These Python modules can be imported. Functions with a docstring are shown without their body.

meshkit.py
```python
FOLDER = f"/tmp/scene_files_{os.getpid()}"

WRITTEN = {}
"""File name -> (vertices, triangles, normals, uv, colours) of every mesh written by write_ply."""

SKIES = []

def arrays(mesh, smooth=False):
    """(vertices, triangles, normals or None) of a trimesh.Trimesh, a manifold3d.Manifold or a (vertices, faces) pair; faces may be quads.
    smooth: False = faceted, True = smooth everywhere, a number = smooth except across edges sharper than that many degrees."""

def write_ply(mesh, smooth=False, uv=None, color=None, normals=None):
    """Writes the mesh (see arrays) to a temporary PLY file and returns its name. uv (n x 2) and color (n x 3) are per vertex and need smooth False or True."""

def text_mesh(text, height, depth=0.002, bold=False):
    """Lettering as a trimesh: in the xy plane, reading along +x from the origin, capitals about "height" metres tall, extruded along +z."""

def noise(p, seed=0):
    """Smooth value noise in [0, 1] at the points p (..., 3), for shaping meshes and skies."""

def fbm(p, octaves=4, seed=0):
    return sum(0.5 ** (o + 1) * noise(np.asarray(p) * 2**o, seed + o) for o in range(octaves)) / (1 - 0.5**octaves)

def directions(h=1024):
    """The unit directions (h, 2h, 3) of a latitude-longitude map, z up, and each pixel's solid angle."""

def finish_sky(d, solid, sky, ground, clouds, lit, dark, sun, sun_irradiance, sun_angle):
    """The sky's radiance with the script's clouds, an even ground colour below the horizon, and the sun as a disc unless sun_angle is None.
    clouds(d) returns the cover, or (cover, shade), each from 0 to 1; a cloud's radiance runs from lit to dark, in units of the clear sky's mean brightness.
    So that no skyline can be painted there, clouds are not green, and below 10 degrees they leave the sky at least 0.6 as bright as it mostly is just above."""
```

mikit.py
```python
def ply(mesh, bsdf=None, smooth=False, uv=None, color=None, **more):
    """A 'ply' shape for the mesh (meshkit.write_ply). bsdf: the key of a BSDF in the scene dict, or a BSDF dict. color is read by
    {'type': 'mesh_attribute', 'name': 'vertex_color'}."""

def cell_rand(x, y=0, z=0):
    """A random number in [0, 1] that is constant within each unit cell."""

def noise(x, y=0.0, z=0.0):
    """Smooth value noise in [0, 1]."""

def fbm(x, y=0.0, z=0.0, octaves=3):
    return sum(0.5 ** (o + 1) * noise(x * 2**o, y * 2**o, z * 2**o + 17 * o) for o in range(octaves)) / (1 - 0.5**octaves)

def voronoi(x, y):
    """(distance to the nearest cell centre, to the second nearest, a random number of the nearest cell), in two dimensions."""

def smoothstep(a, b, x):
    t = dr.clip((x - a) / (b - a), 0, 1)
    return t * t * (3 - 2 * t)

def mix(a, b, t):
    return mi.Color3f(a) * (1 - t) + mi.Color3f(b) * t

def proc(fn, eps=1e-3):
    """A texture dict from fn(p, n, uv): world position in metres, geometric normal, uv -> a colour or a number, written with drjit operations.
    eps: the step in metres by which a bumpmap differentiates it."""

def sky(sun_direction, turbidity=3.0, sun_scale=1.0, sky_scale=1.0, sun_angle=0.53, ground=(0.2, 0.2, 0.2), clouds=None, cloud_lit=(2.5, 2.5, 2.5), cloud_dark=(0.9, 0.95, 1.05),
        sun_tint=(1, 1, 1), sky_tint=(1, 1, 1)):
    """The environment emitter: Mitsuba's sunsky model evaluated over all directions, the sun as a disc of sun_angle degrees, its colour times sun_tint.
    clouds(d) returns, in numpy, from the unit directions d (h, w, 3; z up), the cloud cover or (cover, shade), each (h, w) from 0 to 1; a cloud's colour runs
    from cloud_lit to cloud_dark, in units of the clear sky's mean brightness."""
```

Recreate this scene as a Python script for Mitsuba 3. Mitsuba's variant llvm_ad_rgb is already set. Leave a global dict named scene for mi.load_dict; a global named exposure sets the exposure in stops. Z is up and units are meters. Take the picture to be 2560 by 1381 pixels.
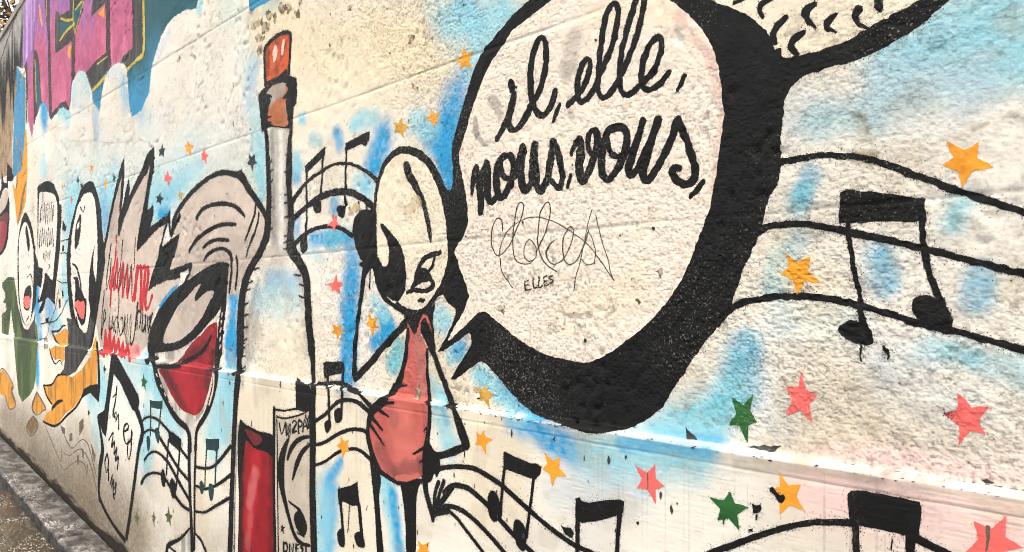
import math, random
import numpy as np, trimesh, shapely, mapbox_earcut
from shapely.geometry import Polygon, MultiPolygon, Point, box
from shapely.ops import unary_union
import drjit as dr, mitsuba as mi
import mikit, meshkit
from mikit import noise, fbm, mix, smoothstep, proc

scene, labels = {}, {}
T = mi.ScalarTransform4f
# ---------------------------------------------------------------- camera, sky, exposure
EYE = 1.77                       # eye above the pavement, 1.4 m in front of the wall (wall plane y = 0, camera at y < 0)
scene['camera'] = {'type': 'perspective', 'fov': 65.24, 'fov_axis': 'x', 'near_clip': 0.05, 'far_clip': 600.0, 'principal_point_offset_y': -0.0448,
    'to_world': T().look_at(origin=[0, -1.4, EYE], target=[-0.736, -1.4 + 0.677, EYE], up=[0, 0, 1]),
    'film': {'type': 'hdrfilm', 'width': 1024, 'height': 552, 'rfilter': {'type': 'gaussian', 'stddev': 0.42}}, 'sampler': {'type': 'independent'}}
SUN = [0.48, -0.46, 1.15]
scene['sky'] = mikit.sky(SUN, turbidity=3, sun_scale=0.42, sun_angle=18, clouds=lambda d: 1.0, cloud_lit=(2.45, 2.5, 2.5), ground=(0.2, 0.18, 0.16))
exposure = 2.58
rng = random.Random(11)
nrng = np.random.default_rng(5)

# ---------------------------------------------------------------- the wall's own shape
LEDGE, STEP = 1.478, 0.024       # top of the smooth lower band and how far it stands proud
JOINTS = (1.938, 2.441, 2.952, 3.46)
CAP = LEDGE - 0.033
def street_z(x): return -0.083 * np.asarray(x, float)
def wall_top(x): return np.clip(3.972 + 0.095 * (np.asarray(x, float) + 7.94), 3.5, 4.35)
def relief(x, z):
    """How far the surface stands behind the plane y = 0, in metres."""
    p = np.stack([x, z, np.zeros_like(x)], -1)
    up = np.clip((z - (LEDGE - 0.005)) / 0.007, 0, 1)
    rough = 0.30 + 1.15 * meshkit.noise(p / 0.55, 3)
    rough = rough * np.clip(1.25 - 0.28 * (z - LEDGE), 0.5, 1.25)
    lumps = (meshkit.noise(p / 0.020, 9) - 0.5) * 0.0026 + (meshkit.noise(p / 0.047, 2) - 0.5) * 0.0015 + (meshkit.noise(p / np.array([0.12, 0.09, 1]), 6) - 0.5) * 0.0016
    y = (meshkit.fbm(p / 0.45, 2, 1) - 0.5) * 0.009 * (0.4 + 0.6 * up) + lumps * rough * (0.10 + 0.90 * up) - STEP * (1 - up)
    pits = np.clip((meshkit.noise(p / 0.019, 31) - .74) / .2, 0, 1) * np.clip((meshkit.noise(p / .21, 33) - .42) / .3, 0, 1)
    y = y + pits * 0.0065 * up
    for j in JOINTS:
        d = np.abs(z - j - (meshkit.noise(p / 0.08, 4) - 0.5) * 0.002)
        y = y + 0.0024 * np.clip(1 - d / 0.0045, 0, 1) * (0.2 + 1.0 * meshkit.noise(p / 0.3, 8))
    return y + 0.0012 * np.clip(1 - np.abs(z - CAP) / 0.003, 0, 1)
def steps(*segs):
    out = [segs[0][0]]
    for a, b, d in segs:
        k = max(1, int(round((b - a) / d)))
        out += list(a + (b - a) * (np.arange(k) + 1) / k)
    return np.array(out)
GX = steps((-14, -8.2, .06), (-8.2, -5, .024), (-5, -3.2, .013), (-3.2, -.25, .0075), (-.25, 3, .06))
cuts = [LEDGE - .0075, LEDGE - .005, LEDGE + .002, CAP - .003, CAP, CAP + .003]
for j in JOINTS: cuts += [j - .004, j, j + .004]
gz = [z for z in np.arange(-0.6, 4.6, .0078) if min(abs(z - c) for c in cuts) > .003]
GZ = np.array(sorted(gz + cuts))
MX, MZ = np.meshgrid(GX, GZ)
HY = relief(MX, MZ)
gzd, gxd = np.gradient(HY, GZ, GX)
NRM = np.stack([gxd, -np.ones_like(gxd), gzd], -1); NRM /= np.linalg.norm(NRM, axis=-1, keepdims=True)
def height(x, z):
    """(height, normal) on the wall's own triangles."""
    i = np.clip(np.searchsorted(GX, x, side='right') - 1, 0, len(GX) - 2); k = np.clip(np.searchsorted(GZ, z, side='right') - 1, 0, len(GZ) - 2)
    a = np.clip((x - GX[i]) / (GX[i + 1] - GX[i]), 0, 1); b = np.clip((z - GZ[k]) / (GZ[k + 1] - GZ[k]), 0, 1)
    w = np.where(a >= b, [1 - a, a - b, b, 0 * a], [1 - b, 0 * a, a, b - a])     # corners 00, 10, 11, 01
    at = ((k, i), (k, i + 1), (k + 1, i + 1), (k + 1, i))
    n = sum(w[j][:, None] * NRM[c] for j, c in enumerate(at))
    return sum(w[j] * HY[c] for j, c in enumerate(at)), n / np.linalg.norm(n, axis=1, keepdims=True)
def drape(shape, lift, dots=None):
    """A sheet of the given outline lying on the wall, lift metres proud of it."""
    V, F, at = [], [], 0
    polys = [g for g in getattr(shape, 'geoms', [shape]) if g.geom_type == 'Polygon' and g.area > 2e-7]
    for g in polys:
        x0, z0, x1, z1 = g.bounds
        i0, i1 = max(np.searchsorted(GX, x0) - 1, 0), min(np.searchsorted(GX, x1) + 1, len(GX))
        k0, k1 = max(np.searchsorted(GZ, z0) - 1, 0), min(np.searchsorted(GZ, z1) + 1, len(GZ))
        I, K = [a.ravel() for a in np.meshgrid(np.arange(i0, i1 - 1), np.arange(k0, k1 - 1))]
        cells = shapely.box(GX[I], GZ[K], GX[I + 1], GZ[K + 1])
        shapely.prepare(g)
        full = shapely.contains_properly(g, cells)
        i, k = I[full], K[full]
        if len(i):
            q = np.stack([np.stack([GX[i], GZ[k]], -1), np.stack([GX[i + 1], GZ[k]], -1), np.stack([GX[i + 1], GZ[k + 1]], -1), np.stack([GX[i], GZ[k + 1]], -1)], 1)
            V.append(q.reshape(-1, 2)); b = at + 4 * np.arange(len(i))[:, None]
            F += [b + [0, 1, 2], b + [0, 2, 3]]; at += 4 * len(i)
        some = ~full & shapely.intersects(g, cells)
        i, k = I[some], K[some]
        c4 = [np.stack([GX[i + a], GZ[k + b]], -1) for a, b in ((0, 0), (1, 0), (1, 1), (0, 1))]
        rest = np.concatenate([shapely.polygons(np.stack([c4[0], c4[1], c4[2]], 1)), shapely.polygons(np.stack([c4[0], c4[2], c4[3]], 1))])
        for c in shapely.intersection(g, rest):
            for part in getattr(c, 'geoms', [c]):
                if part.geom_type != 'Polygon' or part.area < 1e-10: continue
                rings = [np.array(r.coords)[:-1] for r in (part.exterior, *part.interiors)]
                v = np.vstack(rings)
                f = mapbox_earcut.triangulate_float64(v, np.cumsum([len(r) for r in rings]).astype(np.uint32)).reshape(-1, 3).astype(int)
                if len(f): V.append(v); F.append(f + at); at += len(v)
    if dots is not None and len(dots):
        n = len(dots); a = nrng.uniform(0, 6.28, n)[:, None] + np.array([0, 1.3, 3.0, 4.5])
        r = dots[:, 2:3] * nrng.uniform(.6, 1.3, (n, 4))
        V.append(np.stack([dots[:, :1] + r * np.cos(a), dots[:, 1:2] + r * np.sin(a)], -1).reshape(-1, 2))
        b = at + 4 * np.arange(n)[:, None]; F += [b + [0, 1, 2], b + [0, 2, 3]]; at += 4 * n
    if not V: return None
    V, F = np.vstack(V), np.vstack(F)
    u, inv = np.unique(np.round(V, 6), axis=0, return_inverse=True)
    F = inv.reshape(-1)[F]
    F = F[(F[:, 0] != F[:, 1]) & (F[:, 1] != F[:, 2]) & (F[:, 0] != F[:, 2])]
    e1, e2 = u[F[:, 1]] - u[F[:, 0]], u[F[:, 2]] - u[F[:, 0]]
    flip = e1[:, 0] * e2[:, 1] - e1[:, 1] * e2[:, 0] < 0     # facing -y
    F[flip] = F[flip][:, ::-1]
    h, n = height(u[:, 0], u[:, 1])
    return np.stack([u[:, 0], h - lift, u[:, 1]], -1), F, n

# ---------------------------------------------------------------- paints
SPRAYS = [  # soft can passes: x0, z0, x1, z1, half width (mm), paint, strength
 (-520,2170,-391,2210,88,"lightblue",0.765),
 (-501,2186,-447,2199,42,"cyanblue",0.357),
 (-418,2204,-359,2153,60,"lightblue",0.816),
 (-559,2152,-359,2135,47,"lightblue",0.51),
 (-732,2124,-459,2112,55,"greyblue",0.561),
 (-693,2099,-613,2093,36,"tealblue",0.357),
 (-712,2000,-728,1972,23,"cyanblue",0.714),
 (-728,1972,-736,1943,22,"tealblue",0.51),
 (-733,1883,-741,1867,25,"cyanblue",0.612),
 (-772,1847,-784,1794,25,"tealblue",0.459),
 (-583,1847,-579,1806,29,"cyanblue",0.765),
 (-456,1925,-468,1894,25,"tealblue",0.612),
 (-427,1809,-435,1771,27,"cyanblue",0.663),
 (-831,1694,-853,1653,28,"lightblue",0.612),
 (-850,1665,-859,1598,47,"cyanblue",0.612),
 (-903,1562,-1000,1498,61,"lightblue",0.9),
 (-857,1606,-970,1514,41,"tealblue",0.408),
 (-1059,1479,-912,1480,25,"lightblue",0.84),
 (-501,1692,-380,1664,30,"lightblue",0.561),
 (-471,1687,-441,1679,18,"tealblue",0.408),
 (-656,1714,-520,1672,35,"greyblue",0.306),
 (-764,1734,-656,1736,41,"lightblue",0.306),
 (-674,1440,-352,1444,74,"pinkwash",0.75),
 (-906,1460,-575,1470,9,"warmgreyw",0.55),
 (-543,1462,-363,1469,7,"warmgreyw",0.5),
 (-585,1627,-447,1599,42,"greyblue",0.306),
 (-814,1617,-764,1537,33,"greyblue",0.306),
 (-656,1678,-585,1640,28,"greyblue",0.306),
 (-552,1501,-459,1501,17,"pinkwash",0.4),
 (-843,1453,-575,1466,14,"grime",0.3),
 (-1487,1473,-1275,1412,40,"blue",0.84),
 (-1225,1405,-963,1460,59,"lightblue",0.9),
 (-1131,1454,-913,1475,20,"blue",0.6),
 (-1327,1324,-1131,1348,56,"greyblue",0.42),
 (-1650,1567,-1477,1487,34,"lightblue",0.97),
 (-1569,1551,-1448,1495,20,"blue",0.48),
 (-1771,1615,-1736,1628,29,"lightblue",0.84),
 (-1433,1492,-1323,1482,15,"blue",0.6),
 (-2565,1986,-2340,1982,31,"blue",0.84),
 (-2310,1958,-2283,1848,51,"blue",0.72),
 (-2303,1839,-2323,1640,59,"blue",0.9),
 (-2323,1706,-2328,1520,54,"blue",0.96),
 (-2432,1978,-2379,1989,42,"tealblue",0.48),
 (-2123,2287,-2166,2197,56,"blue",0.97),
 (-1882,2262,-1786,2187,44,"blue",0.72),
 (-1812,2194,-1775,2088,40,"blue",0.97),
 (-1944,2307,-1846,2257,41,"lightblue",0.84),
 (-2220,2139,-2210,2133,24,"blue",0.96),
 (-2266,2152,-2194,2125,38,"lightblue",0.72),
 (-2416,2100,-2411,2086,30,"blue",0.72),
 (-2686,2248,-2683,2226,33,"blue",0.84),
 (-2400,2336,-2379,2296,32,"blue",0.78),
 (-2686,2051,-2686,2029,34,"blue",0.6),
 (-2278,2350,-2159,2356,31,"lightblue",0.84),
 (-1725,2593,-1672,2524,43,"blue",0.72),
 (-1771,2549,-1553,2504,78,"lightblue",0.9),
 (-1625,2458,-1684,2406,54,"lightblue",0.72),
 (-1753,2343,-1790,2214,62,"blue",0.84),
 (-1781,2280,-1781,2167,41,"blue",0.72),
 (-1865,2619,-1808,2570,41,"lightblue",0.36),
 (-2414,1135,-2419,891,57,"blue",0.96),
 (-2414,1163,-2336,1232,21,"blue",0.84),
 (-2471,1085,-2465,880,93,"lightblue",0.72),
 (-2077,1231,-1992,993,42,"lightblue",0.97),
 (-2034,1190,-1988,994,24,"blue",0.9),
 (-1807,1477,-1755,1372,42,"lightblue",0.84),
 (-1788,1474,-1766,1438,17,"blue",0.48),
 (-2171,1634,-2087,1683,29,"blue",0.97),
 (-2087,1683,-2125,1722,35,"blue",0.96),
 (-2159,1760,-2114,1729,28,"lightblue",0.84),
 (-2037,1621,-2067,1571,36,"tealblue",0.84),
 (-1827,1726,-1808,1710,38,"lightblue",0.84),
 (-1741,1638,-1727,1648,31,"blue",0.72),
 (-1865,1529,-1817,1487,25,"lightblue",0.72),
 (-3054,2700,-3079,2636,54,"blue",0.97),
 (-3105,2583,-3072,2534,41,"blue",0.97),
 (-3046,2515,-2992,2293,53,"lightblue",0.97),
 (-3003,2405,-2975,2190,43,"lightblue",0.97),
 (-3124,2780,-3101,2726,72,"lightblue",0.48),
 (-2647,2430,-2635,2423,25,"lightblue",0.96),
 (-2232,2374,-2308,2352,24,"lightblue",0.72),
 (-2571,2348,-2514,2325,28,"tealblue",0.48),
 (-2686,2285,-2674,2261,38,"lightblue",0.84),
 (-2629,1960,-2514,1927,34,"lightblue",0.42),
 (-3590,2388,-3812,2352,35,"blue",0.97),
 (-3812,2352,-4110,2221,53,"blue",0.9),
 (-3684,2414,-4099,2269,145,"lightblue",0.72),
 (-3893,1842,-4076,1746,34,"blue",0.97),
 (-3232,1768,-3256,1573,53,"blue",0.97),
 (-3260,1589,-3220,1435,61,"blue",0.97),
 (-3216,1435,-3272,1222,64,"lightblue",0.97),
 (-4253,1419,-3868,1296,95,"lightblue",0.96),
 (-4028,1287,-3816,1194,106,"lightblue",0.72),
 (-3296,1379,-3375,1176,106,"lightblue",0.84),
 (-4199,1151,-4229,986,115,"lightblue",0.84),
 (-4644,1448,-4445,1333,127,"lightblue",0.6),
 (-5607,2460,-5719,2342,127,"lightblue",0.97),
 (-5018,2378,-4980,2236,105,"blue",0.78),
 (-4810,2493,-4868,2386,100,"lightblue",0.96),
 (-4110,2203,-3999,2186,29,"blue",0.97),
 (-4184,2358,-4243,2283,115,"lightblue",0.84),
 (-5176,2869,-5152,2758,60,"blue",0.97),
 (-4426,2783,-4260,2672,69,"lightblue",0.72),
 (-4690,2973,-4642,2839,48,"lightblue",0.97),
 (-3962,3072,-4121,2990,28,"lavender",0.7),
 (-3590,3102,-3613,3081,28,"lightblue",0.84),
 (-4010,2671,-4207,2623,59,"lavender",0.4),
 (-3329,3032,-3154,2929,82,"palegreen",0.6),
 (-3021,2915,-3076,2905,38,"tealdark",0.6),
 (-2950,2912,-2849,2907,33,"tealblue",0.72),
 (-5096,2550,-3021,2360,176,"lightblue",0.336),
 (-5996,2713,-5096,2480,183,"lightblue",0.36),
 (-6632,1907,-6669,1776,93,"blue",0.97),
 (-6273,1734,-6207,1651,128,"blue",0.72),
 (-6100,1640,-5996,1601,77,"lightblue",0.84),
 (-6536,1474,-6506,1218,69,"blue",0.97),
 (-5895,1907,-5796,1801,82,"lightblue",0.96),
 (-5796,2479,-5845,2064,99,"lightblue",0.6),
 (-6608,1718,-6584,1631,91,"blue",0.84),
 (-5293,1268,-5209,1215,92,"lightblue",0.84),
 (-4971,1316,-4932,1239,96,"lightblue",0.84),
 (-5087,1167,-5048,1008,133,"lightblue",0.6),
 (-6454,2730,-6408,2696,90,"lightblue",0.72),
 (-5607,3158,-5626,3073,63,"lightblue",0.96),
 (-5472,3198,-5428,3097,75,"lightblue",0.6),
 (-6454,3186,-6397,3071,106,"blue",0.97),
 (-5553,3197,-5490,3047,146,"greyblue",0.72),
 (-5446,3163,-5325,3028,43,"lightblue",0.97),
 (-5003,3129,-4725,3002,59,"greyblue",0.66),
 (-4656,2966,-4615,2850,54,"blue",0.84),
 (-4490,2869,-4382,2734,65,"blue",0.84),
 (-5895,3049,-5777,2966,59,"lightblue",0.97),
 (-6017,3079,-5996,3049,69,"lightblue",0.84),
 (-4796,3095,-4725,3025,34,"lavender",0.6),
 (-2829,2424,-2826,2000,72,"midgrey",0.75),
 (-2745,2396,-2739,1995,25,"midgrey",0.6),
 (-2882,2418,-2869,2002,20,"darkgrey",0.5),
 (-2758,2354,-2745,1966,19,"darkgrey",0.35),
 (-2809,2406,-2806,1969,19,"white",0.75),
 (-3021,1789,-3076,1564,46,"midgrey",0.75),
 (-3003,1852,-3113,1644,20,"darkgrey",0.4),
 (-2674,1933,-2571,1702,19,"midgrey",0.6),
 (-2849,1940,-2882,1865,79,"midgrey",0.35),
 (-2916,1850,-2705,1839,51,"blue",0.48),
 (-2985,1781,-2689,1773,68,"lightblue",0.48),
 (-2659,1860,-2585,1588,32,"midgrey",0.5),
 (-3131,1757,-3096,1436,26,"darkgrey",0.35),
 (-2968,2008,-2985,1930,35,"midgrey",0.5),
 (-2987,1460,-2969,1368,18,"midgrey",0.4),
 (-627,2096,-613,2090,9,"stain",0.6),
 (-634,2025,-596,2019,9,"stain",0.7),
 (-620,2072,-609,2069,9,"stain",0.6),
 (-438,2041,-418,2048,4,"stain",0.5),
 (-620,2021,-599,2014,14,"stain",0.35),
 (-641,1622,-630,1620,5,"stain",0.45),
 (-589,1568,-582,1565,5,"stain",0.45),
 (-542,1539,-533,1537,7,"stain",0.45),
 (-489,1869,-430,1853,13,"stain",0.15),
 (-656,1814,-599,1792,21,"stain",0.14),
 (-520,1765,-447,1739,16,"stain",0.14),
 (-413,1690,-369,1631,15,"stain",0.2),
 (-5517,3027,-3170,2675,207,"palewhite",0.5),
 (-5996,2767,-3170,2462,173,"palewhite",0.5),
 (-7499,744,-4445,524,359,"grime",0.6),
 (-8148,772,-4445,555,217,"grime",0.5),
 (-6677,636,-4644,480,104,"foot",0.5),
 (-4445,555,-3272,688,118,"grime",0.3),
 (-5422,840,-5250,576,282,"grime",0.3),
 (-4141,879,-3272,805,135,"grime",0.2),
 (-2985,2874,-2026,2468,137,"warmcream",0.5),
 (-2253,2672,-1827,2449,85,"warmcream",0.4),
 (-732,1623,-459,1559,57,"warmgreyw",0.4),
 (-748,1869,-656,1693,45,"warmcream",0.3),
]
SPRAY_PAINT = {'cyanblue': (0.085, 0.38, 0.58), 'stain': (0.24, 0.2, 0.12), 'palewhite': (0.7, 0.68, 0.635), 'blue': (0.022, 0.31, 0.62), 'lightblue': (0.28, 0.58, 0.69), 'tealblue': (0.09, 0.43, 0.54), 'greyblue': (0.42, 0.53, 0.62), 'pinkwash': (0.8, 0.56, 0.55), 'grime': (0.15, 0.112, 0.07), 'foot': (0.1, 0.08, 0.055), 'lavender': (0.55, 0.6, 0.75), 'palegreen': (0.55, 0.66, 0.62), 'tealdark': (0.06, 0.2, 0.19), 'midgrey': (0.4, 0.38, 0.36), 'darkgrey': (0.1, 0.1, 0.1), 'white': (0.78, 0.77, 0.75), 'warmcream': (0.78, 0.64, 0.43), 'warmgreyw': (0.52, 0.47, 0.4)}
def clamp01(v): return dr.clip(v, 0, 1)
def plaster_grain(p, n=None, uv=None):
    up = smoothstep(LEDGE - .004, LEDGE + .002, p.z)
    pores = fbm(p.x * 150, p.z * 170, 0, 3) * .0034 + smoothstep(.62, .9, noise(p.x * 90, p.z * 120, 5)) * .0014
    brushed = noise(p.x * 26, p.z * 260, 3) * .00055 + fbm(p.x * 130, p.z * 170, 8, 2) * .0009 * (.4 + noise(p.x * 3, p.z * 3, 9))
    return -(pores * up * (.25 + .85 * smoothstep(.15, .85, fbm(p.x * 2.6, p.z * 2.9, 4, 2))) + brushed * (1 - up))
def mottling(p):
    """Dirt and worn paint of the plaster, plus relief shade painted into its pores, around 1."""
    up = smoothstep(LEDGE - .004, LEDGE + .002, p.z)
    big = fbm(p.x * 2.3, p.z * 2.3, 7, 3)
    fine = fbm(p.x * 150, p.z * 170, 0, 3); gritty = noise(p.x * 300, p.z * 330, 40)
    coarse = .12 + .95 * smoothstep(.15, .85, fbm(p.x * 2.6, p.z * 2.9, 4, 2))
    v = 1.03 + (big - .5) * .24 + (.5 - fine) * (.16 + 1.05 * up * coarse) + (.5 - gritty) * (.06 + .42 * up * coarse)  # fine term darkens the pores: shade of the grain put into the colour
    stain = smoothstep(.58, .78, noise(p.x * 11, p.z * 17, 12)) * smoothstep(.5, .8, noise(p.x * 60, p.z * 70, 3))
    drips = smoothstep(.74, .93, noise(p.x * 150, p.z * 3.0, 21)) * smoothstep(.35, .7, noise(p.x * 6.5, p.z * 4, 33)) * (1 - up) * smoothstep(LEDGE - .5, LEDGE - .03, p.z) * .20 + (1 - up) * smoothstep(.35, .75, noise(p.x * 9, 3, 51)) * smoothstep(LEDGE - .12, LEDGE - .01, p.z) * .22
    return clamp01(v - stain * .24 * up - drips) , up
def wall_colour(p, n=None, uv=None):
    w = noise(p.x * 3.1, p.z * 3.1, 30); s = fbm(p.x * 60, p.z * 75, 9, 2)
    col = mix((.765, .69, .56), (.77, .735, .675), smoothstep(.3, .7, w + smoothstep(-2.6, -4.2, p.x) * .4))
    col = mix(col, (.60, .54, .43), smoothstep(.5, .8, noise(p.x * 5.3, p.z * 6.1, 44)) * .45)
    col = mix(col, (.55, .54, .53), smoothstep(.5, .8, fbm(p.x * 4.1, p.z * 5.2, 61, 2)) * .40 * smoothstep(-2.4, -1.2, p.x))
    wob = (fbm(p.x * 14, p.z * 14, 3, 2) - .5) * 50
    for x0, z0, x1, z1, r, c, a in SPRAYS:
        dx, dz = (x1 - x0) / 1000, (z1 - z0) / 1000
        qx, qz = p.x - x0 / 1000, p.z - z0 / 1000
        t = clamp01((qx * dx + qz * dz) / max(dx * dx + dz * dz, 1e-8))
        d = dr.sqrt(dr.square(qx - dx * t) + dr.square(qz - dz * t)) * 1000
        k = 1 - smoothstep(.28 * r, 1.65 * r, d + wob * min(1.0, r / 70))
        col = mix(col, SPRAY_PAINT[c], clamp01(a * k * (.72 + .56 * s)))
    worn_spots = smoothstep(.60, .74, fbm(p.x * 8, p.z * 10, 71, 3)) * smoothstep(.4, .7, noise(p.x * 1.3, p.z * 1.6, 72))
    col = mix(col, (.40, .34, .24), worn_spots * .3)
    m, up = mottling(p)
    for j in JOINTS:
        line = (1 - smoothstep(.0015, .0045, dr.abs(p.z - j - (noise(p.x * 12, p.z * 12, 4) - .5) * .002))) * smoothstep(.25, .6, noise(p.x * 3.3, j, 8))
        col = mix(col, (.16, .13, .095), line * .4)
    col = mix(col, (.22, .18, .14), (1 - smoothstep(.0008, .0022, dr.abs(p.z - CAP))) * .5 * smoothstep(.2, .6, noise(p.x * 5, 1, 3)))
    edge = (1 - smoothstep(.004, .008, dr.abs(p.z - LEDGE + .002)))  # lit strip along the ledge, painted paler into the wall colour
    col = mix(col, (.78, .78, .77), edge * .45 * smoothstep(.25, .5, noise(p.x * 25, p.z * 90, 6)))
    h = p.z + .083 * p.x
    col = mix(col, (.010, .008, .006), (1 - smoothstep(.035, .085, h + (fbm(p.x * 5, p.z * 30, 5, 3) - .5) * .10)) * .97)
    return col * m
def knob(v): return dr.opaque(mi.Float, float(v))
def knobs(c): return mi.Color3f(*[knob(v) for v in c])
def weathered(first, second=None, third=None, by=(0, 1, 1, 1, 1, 0), by2=(9, 10), fleck=.5, under=(.62, .55, .45), vary=.22):
    """A coat of can paint: up to three colours that run into each other with height and in clouds, a little uneven, with pores it did not reach.
    by: share of height, amount, frequency along x and along z of the clouds, and the two ends of the change; by2: the ends of the change to the third colour."""
    A, B, C = knobs(first), knobs(second or first), knobs(third or second or first)
    gz, amp, fx, fz, lo, hi = [knob(v) for v in by]; lo2, hi2 = knob(by2[0]), knob(by2[1]); fl, va, U = knob(fleck), knob(vary), knobs(under)
    def fn(p, n=None, uv=None):
        g = gz * p.z + amp * (fbm(p.x * fx, p.z * fz, 4, 2) - .5)
        c = A * (1 - smoothstep(lo, hi, g)) + B * smoothstep(lo, hi, g)
        s = smoothstep(lo2, hi2, g)
        return worn(c * (1 - s) + C * s, p, fl, U, va)
    return fn
def worn(c, p, fl, U, va):
    up = smoothstep(LEDGE - .004, LEDGE + .002, p.z)
    miss = smoothstep(.80, .93, noise(p.x * 330, p.z * 360, 17) + (noise(p.x * 7, p.z * 7, 13) - .5) * .25) * (.35 + .65 * up) * fl * smoothstep(.30, .70, noise(p.x * 4.1, p.z * 4.1, 23))
    return c * (1 + (fbm(p.x * 24, p.z * 24, 19, 2) - .5) * 2 * va) * (1 - miss) + U * miss
def spray_in(col, p, x0, y0, x1, y1, r, c, a):
    dx, dz = (x1 - x0) / 1000, (y1 - y0) / 1000
    qx, qz = p.x - x0 / 1000, p.z - y0 / 1000
    t = clamp01((qx * dx + qz * dz) / max(dx * dx + dz * dz, 1e-8))
    d = dr.sqrt(dr.square(qx - dx * t) + dr.square(qz - dz * t)) * 1000
    return mix(col, c, a * (1 - smoothstep(.4 * r, 1.4 * r, d + (noise(p.x * 30, p.z * 30, 1) - .5) * 20)))
def several(base, passes):
    def fn(p):
        c = mi.Color3f(base)
        for s in passes: c = spray_in(c, p, *s)
        return c
    return fn
dress_passes = several((.50, .115, .10), [(-1986,1400,-1951,1334,72,(.62, .17, .145),0.75), (-2104,1313,-2021,1243,28,(.14, .055, .055),0.55), (-2021,1253,-1884,1299,22,(.14, .055, .055),0.5), (-2058,1464,-2021,1406,24,(.14, .055, .055),0.35), (-1874,1471,-1860,1375,12,(.14, .055, .055),0.35), (-1934,1648,-1905,1505,25,(.27, .20, .17),0.35), (-1901,1307,-1880,1275,16,(.14, .055, .055),0.5), (-2013,1234,-1901,1257,6,(.62, .17, .145),0.7)])
wine_passes = several((.27, .010, .018), [(-3112,1231,-3126,753,42,(.028, .008, .010),0.92), (-2838,1208,-2838,820,22,(.028, .008, .010),0.45), (-2967,1155,-3035,882,50,(.40, .014, .024),0.85), (-2974,1095,-3028,967,29,(.58, .16, .17),0.6), (-3021,915,-3042,803,25,(.58, .16, .17),0.35), (-3992,1444,-3646,1264,28,(.028, .008, .010),0.7), (-3451,1542,-3440,1400,32,(.028, .008, .010),0.6), (-3701,1248,-3490,1297,14,(.028, .008, .010),0.6), (-3738,1432,-3611,1318,92,(.40, .014, .024),0.8), (-3898,1471,-3534,1564,29,(.028, .008, .010),0.55)])
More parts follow.
